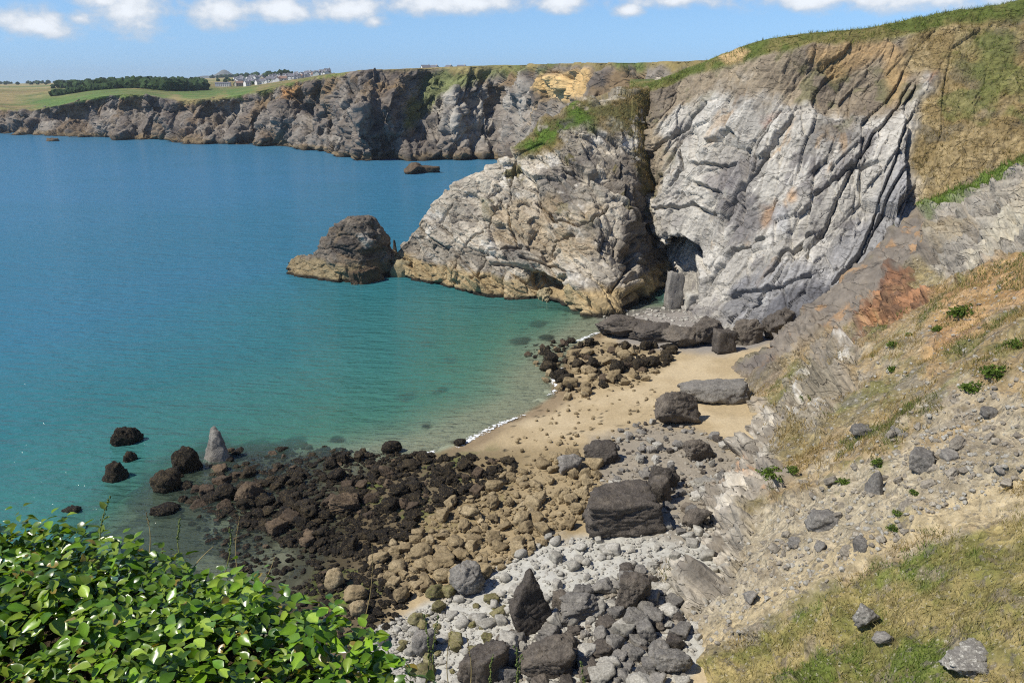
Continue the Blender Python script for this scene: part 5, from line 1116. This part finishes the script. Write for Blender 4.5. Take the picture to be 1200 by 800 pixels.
for (u, Y) in ((499, 800), (509, 900), (526, 860), (541, 820)):
    a, _ = ray(u, 80); house(u, 80, 0, g.uniform(-1, .4), .8, p=np.array([a * Y, Y, 38 + (80.5 - 100) / -950 * Y * 1.04 - 5.8]), far=True)
def far_hill():
    n = 90; a, _ = ray(262, 88); Y = 6800.; s = np.linspace(-1, 1, n); X, Z = np.meshgrid(s, s); r = np.hypot(X, Z); P = np.stack([a * Y + X * 520, Y + Z * 420, 60 + 0 * X], -1)
    h = np.clip(1 - r, 0, 1) ** 1.25 * 62 + np.exp(-((X - .02) ** 2 + Z ** 2) / .012) * 36 + np.exp(-((X + .35) ** 2 + Z ** 2) / .05) * 10
    P[..., 2] += h * (1 + .12 * fbm(P, 160, 4, 3)); me = grid_mesh('far_hill', P); set_attr(me, 'col', np.tile(S(112, 112, 100), (n * n, 1)) * (1 + .25 * fbm(P, 90, 4, 6).reshape(-1, 1)))
    obj('far_hill', me, M_FAR, kind='structure', label='grey cone-shaped hill on the horizon', cat='hill')
far_hill()

# ---------------------------------------------------------------- clifftop ledge with ivy, close to the camera
EDGE_PX = [(-420, 582), (-200, 592), (0, 606), (90, 612), (175, 624), (245, 646), (325, 676), (385, 702), (450, 736), (515, 768), (575, 798), (640, 850)]
ZI = H - 1.86
EDGE = np.array([at_z(u, v, ZI)[:2] for u, v in EDGE_PX])
def edge_y(x): return np.interp(x, np.concatenate([EDGE[:, 0], [.6, 6]]), np.concatenate([EDGE[:, 1], [1.2, .6]]))
def ivy_top(x, y):
    e = edge_y(x) - y; q = np.stack([x, y, 0 * x], -1)
    return ZI + .10 * fbm(q, .55, 3, 5) - .35 * np.exp(-np.maximum(e, 0) / .10) * 0 - np.where(e < 0, 1.6 * (-e), 0) - .16 * np.exp(-np.maximum(e, 0) / .16)
def build_ledge():
    n, m = 90, 120; x = np.linspace(-6, 6, m)[None] * np.ones((n, 1)); s = np.linspace(0, 1, n)[:, None]; e = edge_y(x)
    y = np.where(s < .55, -6 + (e - .05 + 6) * s / .55, e - .05 + (s - .55) / .45 * 10.0); z = ivy_top(x, np.minimum(y, e)) - .13 - np.where(y > e - .05, (y - e + .05) * 3.4, 0)
    P = np.stack([x, y, z], -1); P[..., 2] += fbm(P, .8, 4, 8) * .05; me = grid_mesh('clifftop', P); set_attr(me, 'col', np.tile(S(70, 58, 40), (n * m, 1))); obj('clifftop', me, M_SLOPE, kind='structure', label='clifftop ledge under the ivy', cat='clifftop')
build_ledge()
def leaf_geo(curl, fold):
    L_, W_ = 6, 3; t = np.linspace(0, 1, L_); w = np.array([.04, .27, .31, .26, .15, .01]); V = []
    for i in range(L_):
        for j in range(W_):
            s = j - 1.; V.append((s * w[i], t[i], fold * abs(s) * w[i] * 1.1 - curl * t[i] ** 2 + .03 * math.sin(t[i] * 9) * s))
    F_ = [(i * W_ + j, i * W_ + j + 1, (i + 1) * W_ + j + 1, (i + 1) * W_ + j) for i in range(L_ - 1) for j in range(W_ - 1)]
    return np.array(V), np.array(F_)
def mat_ivy():
    m, nt, b, out = new_mat('ivy_leaf'); L = nt.links; at = N(nt, 'ShaderNodeAttribute', attribute_name='col'); oi = N(nt, 'ShaderNodeObjectInfo'); tc = N(nt, 'ShaderNodeTexCoord')
    nz = N(nt, 'ShaderNodeTexNoise'); nz.inputs['Scale'].default_value = 30.; L.new(tc.outputs['Object'], nz.inputs['Vector'])
    k = mth(nt, 'MULTIPLY', mapr(nt, oi.outputs['Random'], 0, 1, .75, 1.2), mapr(nt, nz.outputs['Fac'], .3, .7, .85, 1.15)); kc = N(nt, 'ShaderNodeCombineColor')
    for i in range(3): L.new(k, kc.inputs[i])
    c = mixc(nt, 1.0, at.outputs['Color'], kc.outputs[0], 'MULTIPLY'); L.new(c, b.inputs['Base Color']); b.inputs['Roughness'].default_value = .29; b.inputs['Specular IOR Level'].default_value = .6
    t = N(nt, 'ShaderNodeBsdfTranslucent'); L.new(mixc(nt, 1.0, c, (1.5, 1.5, .4), 'MULTIPLY'), t.inputs['Color']); ms = N(nt, 'ShaderNodeMixShader'); ms.inputs[0].default_value = .2; L.new(b.outputs[0], ms.inputs[1]); L.new(t.outputs[0], ms.inputs[2]); L.new(ms.outputs[0], out.inputs[0]); return m
M_IVY = mat_ivy()
def build_ivy():
    g = np.random.default_rng(99); root = obj('ivy_bush', None, label='glossy green ivy bush covering the clifftop ledge', cat='ivy', loc=(-1.2, 2.4, ZI - .3))
    protos = [leaf_geo(c, f) for c, f in ((.05, .25), (.14, .35), (.22, .15), (.10, .5))]
    greens = [S(112, 150, 36), S(128, 164, 46), S(92, 132, 34), S(150, 176, 64)]
    lm = []
    for k, (v, f) in enumerate(protos):
        me = raw_mesh('leaf', v, f.ravel(), 4); vein = np.exp(-(v[:, 0] / .03) ** 2) * .25; set_attr(me, 'col', greens[k] * (1 + vein[:, None])); me.materials.append(M_IVY); lm.append(me)
    X = []
    while len(X) < 2050:
        x = g.uniform(-3.2, .25); y = g.uniform(1.35, 3.7); e = edge_y(x)
        if y < e + .06: X.append((x, y))
    X = np.array(X); Z = ivy_top(X[:, 0], X[:, 1]); V, Fc, Cc, off = [], [], [], 0; leaves = []
    for (x, y), z in zip(X, Z):
        lift = g.uniform(-.11, .06); nl = g.integers(5, 9); lean = g.normal(size=2) * .25; a0 = g.uniform(0, 6.28); sz = g.uniform(.044, .090)
        for j in range(nl):
            a = a0 + j * 2.4 + g.normal() * .2; tilt = g.uniform(-.05, .75) - .5 * (j / nl); s = sz * g.uniform(.7, 1.15) * (1 - .35 * j / nl)
            d = np.array([math.cos(a), math.sin(a), 0.]); up = np.array([lean[0], lean[1], 1.]); up /= np.linalg.norm(up); d -= up * (d @ up); d /= np.linalg.norm(d)
            fw = d * math.cos(tilt) - up * math.sin(tilt); nn = up * math.cos(tilt) + d * math.sin(tilt); rt = np.cross(fw, nn); roll = g.normal() * .35; rt, nn = rt * math.cos(roll) + nn * math.sin(roll), nn * math.cos(roll) - rt * math.sin(roll)
            base = np.array([x, y, z + lift]) + d * .022 + up * (.018 * j - .05); leaves.append((base, rt, fw, nn, s, int(g.integers(4)), lift + .01 * j))
    B = np.array([l[0] for l in leaves]); u, v = proj(B); infr = (u > 5) & (u < 520) & (v > 610) & (v < 795); sc = np.array([l[4] / np.linalg.norm(l[0] - np.array([0, 0, H])) for l in leaves]) * (1 + 4 * np.array([l[6] for l in leaves]))
    top = set(np.argsort(np.where(infr, -sc, 9))[:300].tolist())
    from mathutils import Matrix
    for i, (b, rt, fw, nn, s, k, lf) in enumerate(leaves):
        if i in top:
            o = bpy.data.objects.new('leaf', lm[k]); COL.objects.link(o); o.parent = root
            M = Matrix(((rt[0] * s, fw[0] * s, nn[0] * s, b[0] + 1.2), (rt[1] * s, fw[1] * s, nn[1] * s, b[1] - 2.4), (rt[2] * s, fw[2] * s, nn[2] * s, b[2] - ZI + .3), (0, 0, 0, 1))); o.matrix_local = M
        else:
            v, f = protos[k]; V.append(b + (v[:, :1] * rt + v[:, 1:2] * fw + v[:, 2:] * nn) * s - np.array([-1.2, 2.4, ZI - .3])); Fc.append(f + off); off += len(v)
            Cc.append(np.tile((greens[k] * g.uniform(.6, 1.2)) if g.uniform() > .035 else S(170, 150, 70), (len(v), 1)))
    me = raw_mesh('foliage', np.vstack(V), np.vstack(Fc).ravel(), 4); set_attr(me, 'col', np.vstack(Cc)); o = obj('foliage', me, M_IVY, parent=root, kind='stuff')
    for k in range(40):
        x = g.uniform(-2.4, -.3); y = min(g.uniform(1.7, 3.0), edge_y(x) - .1); z = float(ivy_top(np.array(x), np.array(y))); a = g.uniform(0, 6.28); p0 = np.array([x + 1.2, y - 2.4, z - ZI + .3 - .3])
        pts = [p0, p0 + np.array([.05 * math.cos(a), .05 * math.sin(a), .14]), p0 + np.array([.16 * math.cos(a), .16 * math.sin(a), .26])]; vv, q = tube(pts, .006, .003); m_ = raw_mesh('stem', vv, q.ravel(), 4); obj('stem', m_, M_STEM, parent=root)
build_ivy()

# ---------------------------------------------------------------- dry stalks growing out of the ivy edge
M_STRAW = simple_mat('dry_straw', S(176, 158, 108)); M_GSTEM = simple_mat('green_stem', S(132, 140, 76)); M_SEED = simple_mat('brown_seeds', S(110, 96, 62)); M_GSEED = simple_mat('green_buds', S(96, 112, 62))
def stalk(u0, v0, u1, v1, kind, label, Y=2.95, bow=0.05, seed=1):
    g = np.random.default_rng(seed); A = at_y(u0, v0 + 14, Y); Bp = at_y(u1, v1, Y + .05); Ln = np.linalg.norm(Bp - A); t = np.linspace(0, 1, 9)[:, None]; pts = A * (1 - t) + Bp * t + np.array([1, 0, 0]) * (bow * Ln * np.sin(t * math.pi))
    root = obj('grass_stalk' if kind in ('straw', 'arc') else 'plant_stalk', None, label=label, cat='stalk', loc=A); q0 = pts - A
    vv, q = tube(q0, .0026, .001, 6); obj('stem', raw_mesh('stem', vv, q.ravel(), 4), M_STRAW if kind in ('straw', 'arc') else M_GSTEM, parent=root)
    d, f = ico(1)
    if kind == 'arc': return
    V, Fc, off = [], [], 0; nb = 12 if kind == 'straw' else 22; frac = .32 if kind == 'straw' else .6
    for k in range(nb):
        s = 1 - frac * k / nb; i = min(int(s * 8), 7); c = q0[i] + (q0[i + 1] - q0[i]) * (s * 8 - i); r = g.uniform(.0015, .003) if kind == 'straw' else g.uniform(.0022, .0045)
        w = d * np.array([r, r, r * 1.7]) + c + g.normal(size=3) * (.002 if kind == 'straw' else .003); V.append(w); Fc.append(f + off); off += len(w)
    obj('seed_head', raw_mesh('seed_head', np.vstack(V), np.vstack(Fc).ravel(), 3), M_SEED if kind == 'straw' else M_GSEED, parent=root)
    if kind == 'leafy':
        lv, lf = leaf_geo(.1, .3)
        for k in range(5):
            s = .3 + .16 * k; c = q0[min(int(s * 8), 8)]; a = k * 2.4; R = np.array([[math.cos(a), -math.sin(a), 0], [math.sin(a), math.cos(a), 0], [0, 0, 1]]); w = (lv * .045 @ np.array([[1, 0, 0], [0, .8, .6], [0, -.6, .8]])) @ R.T + c
            me = raw_mesh('leaf', w, lf.ravel(), 4); set_attr(me, 'col', np.tile(S(110, 130, 60), (len(w), 1))); obj('leaf', me, M_GRASS, parent=root)
ST = [(117, 626, 129, 582, 'leafy', 'thin leafy twig rising above the ivy against the sea'), (175, 636, 171, 600, 'straw', 'short dry stalk above the ivy beside the leafy twig'), (211, 640, 211, 607, 'green', 'plantain-like seed spike above the ivy'), (264, 656, 269, 618, 'green', 'bushy brown seed spike above the ivy edge'), (280, 664, 281, 606, 'straw', 'upright dry stalk next to the bushy seed spike'), (298, 684, 322, 652, 'arc', 'dry grass blade arching over the ivy edge'), (226, 652, 250, 640, 'arc', 'fine bent grass blade over the reef pool'),
      (414, 748, 436, 637, 'straw', 'tallest pale grass stalk above the ivy'), (380, 740, 374, 706, 'arc', 'short white dry stalk at the ivy edge'), (497, 800, 497, 720, 'green', 'green seed spike at the lower end of the ivy'), (512, 800, 514, 722, 'green', 'green seed spike paired with another at the lower ivy end'), (454, 780, 450, 742, 'green', 'dark bud spike close to the ivy leaves'), (580, 812, 577, 768, 'green', 'shorter green bud spike in front of the dark slab'), (598, 815, 605, 758, 'green', 'tall green bud spike in front of the large dark boulder'), (612, 815, 611, 766, 'green', 'green bud spike beside the tall one'), (681, 830, 680, 774, 'green', 'lone green bud spike away from the ivy'), (530, 812, 529, 735, 'straw', 'thin dry stalk between the green seed spikes'), (548, 812, 546, 742, 'straw', 'thin dry stalk next to the dark slab')]
for k, (a, b, c_, d_, kd, lab) in enumerate(ST): stalk(a, b, c_, d_, kd, lab, 2.95 if a < 460 else 2.5, .06 * (1 if k % 2 else -1), k)

# ---------------------------------------------------------------- sea air
def build_haze():
    v, f = box_v(-9000, 9000, -300, 9000, -16, 190)
    m = bpy.data.materials.new('sea_haze'); m.use_nodes = True; nt = m.node_tree; nt.nodes.clear(); out = N(nt, 'ShaderNodeOutputMaterial'); p = N(nt, 'ShaderNodeVolumePrincipled')
    p.inputs['Color'].default_value = (.80, .90, 1.0, 1); p.inputs['Density'].default_value = 7e-5; p.inputs['Anisotropy'].default_value = .2; nt.links.new(p.outputs[0], out.inputs['Volume'])
    obj('haze', pyd('haze', v, f, m), label='thin blue sea haze over the bay', cat='haze', kind='stuff')
build_haze()
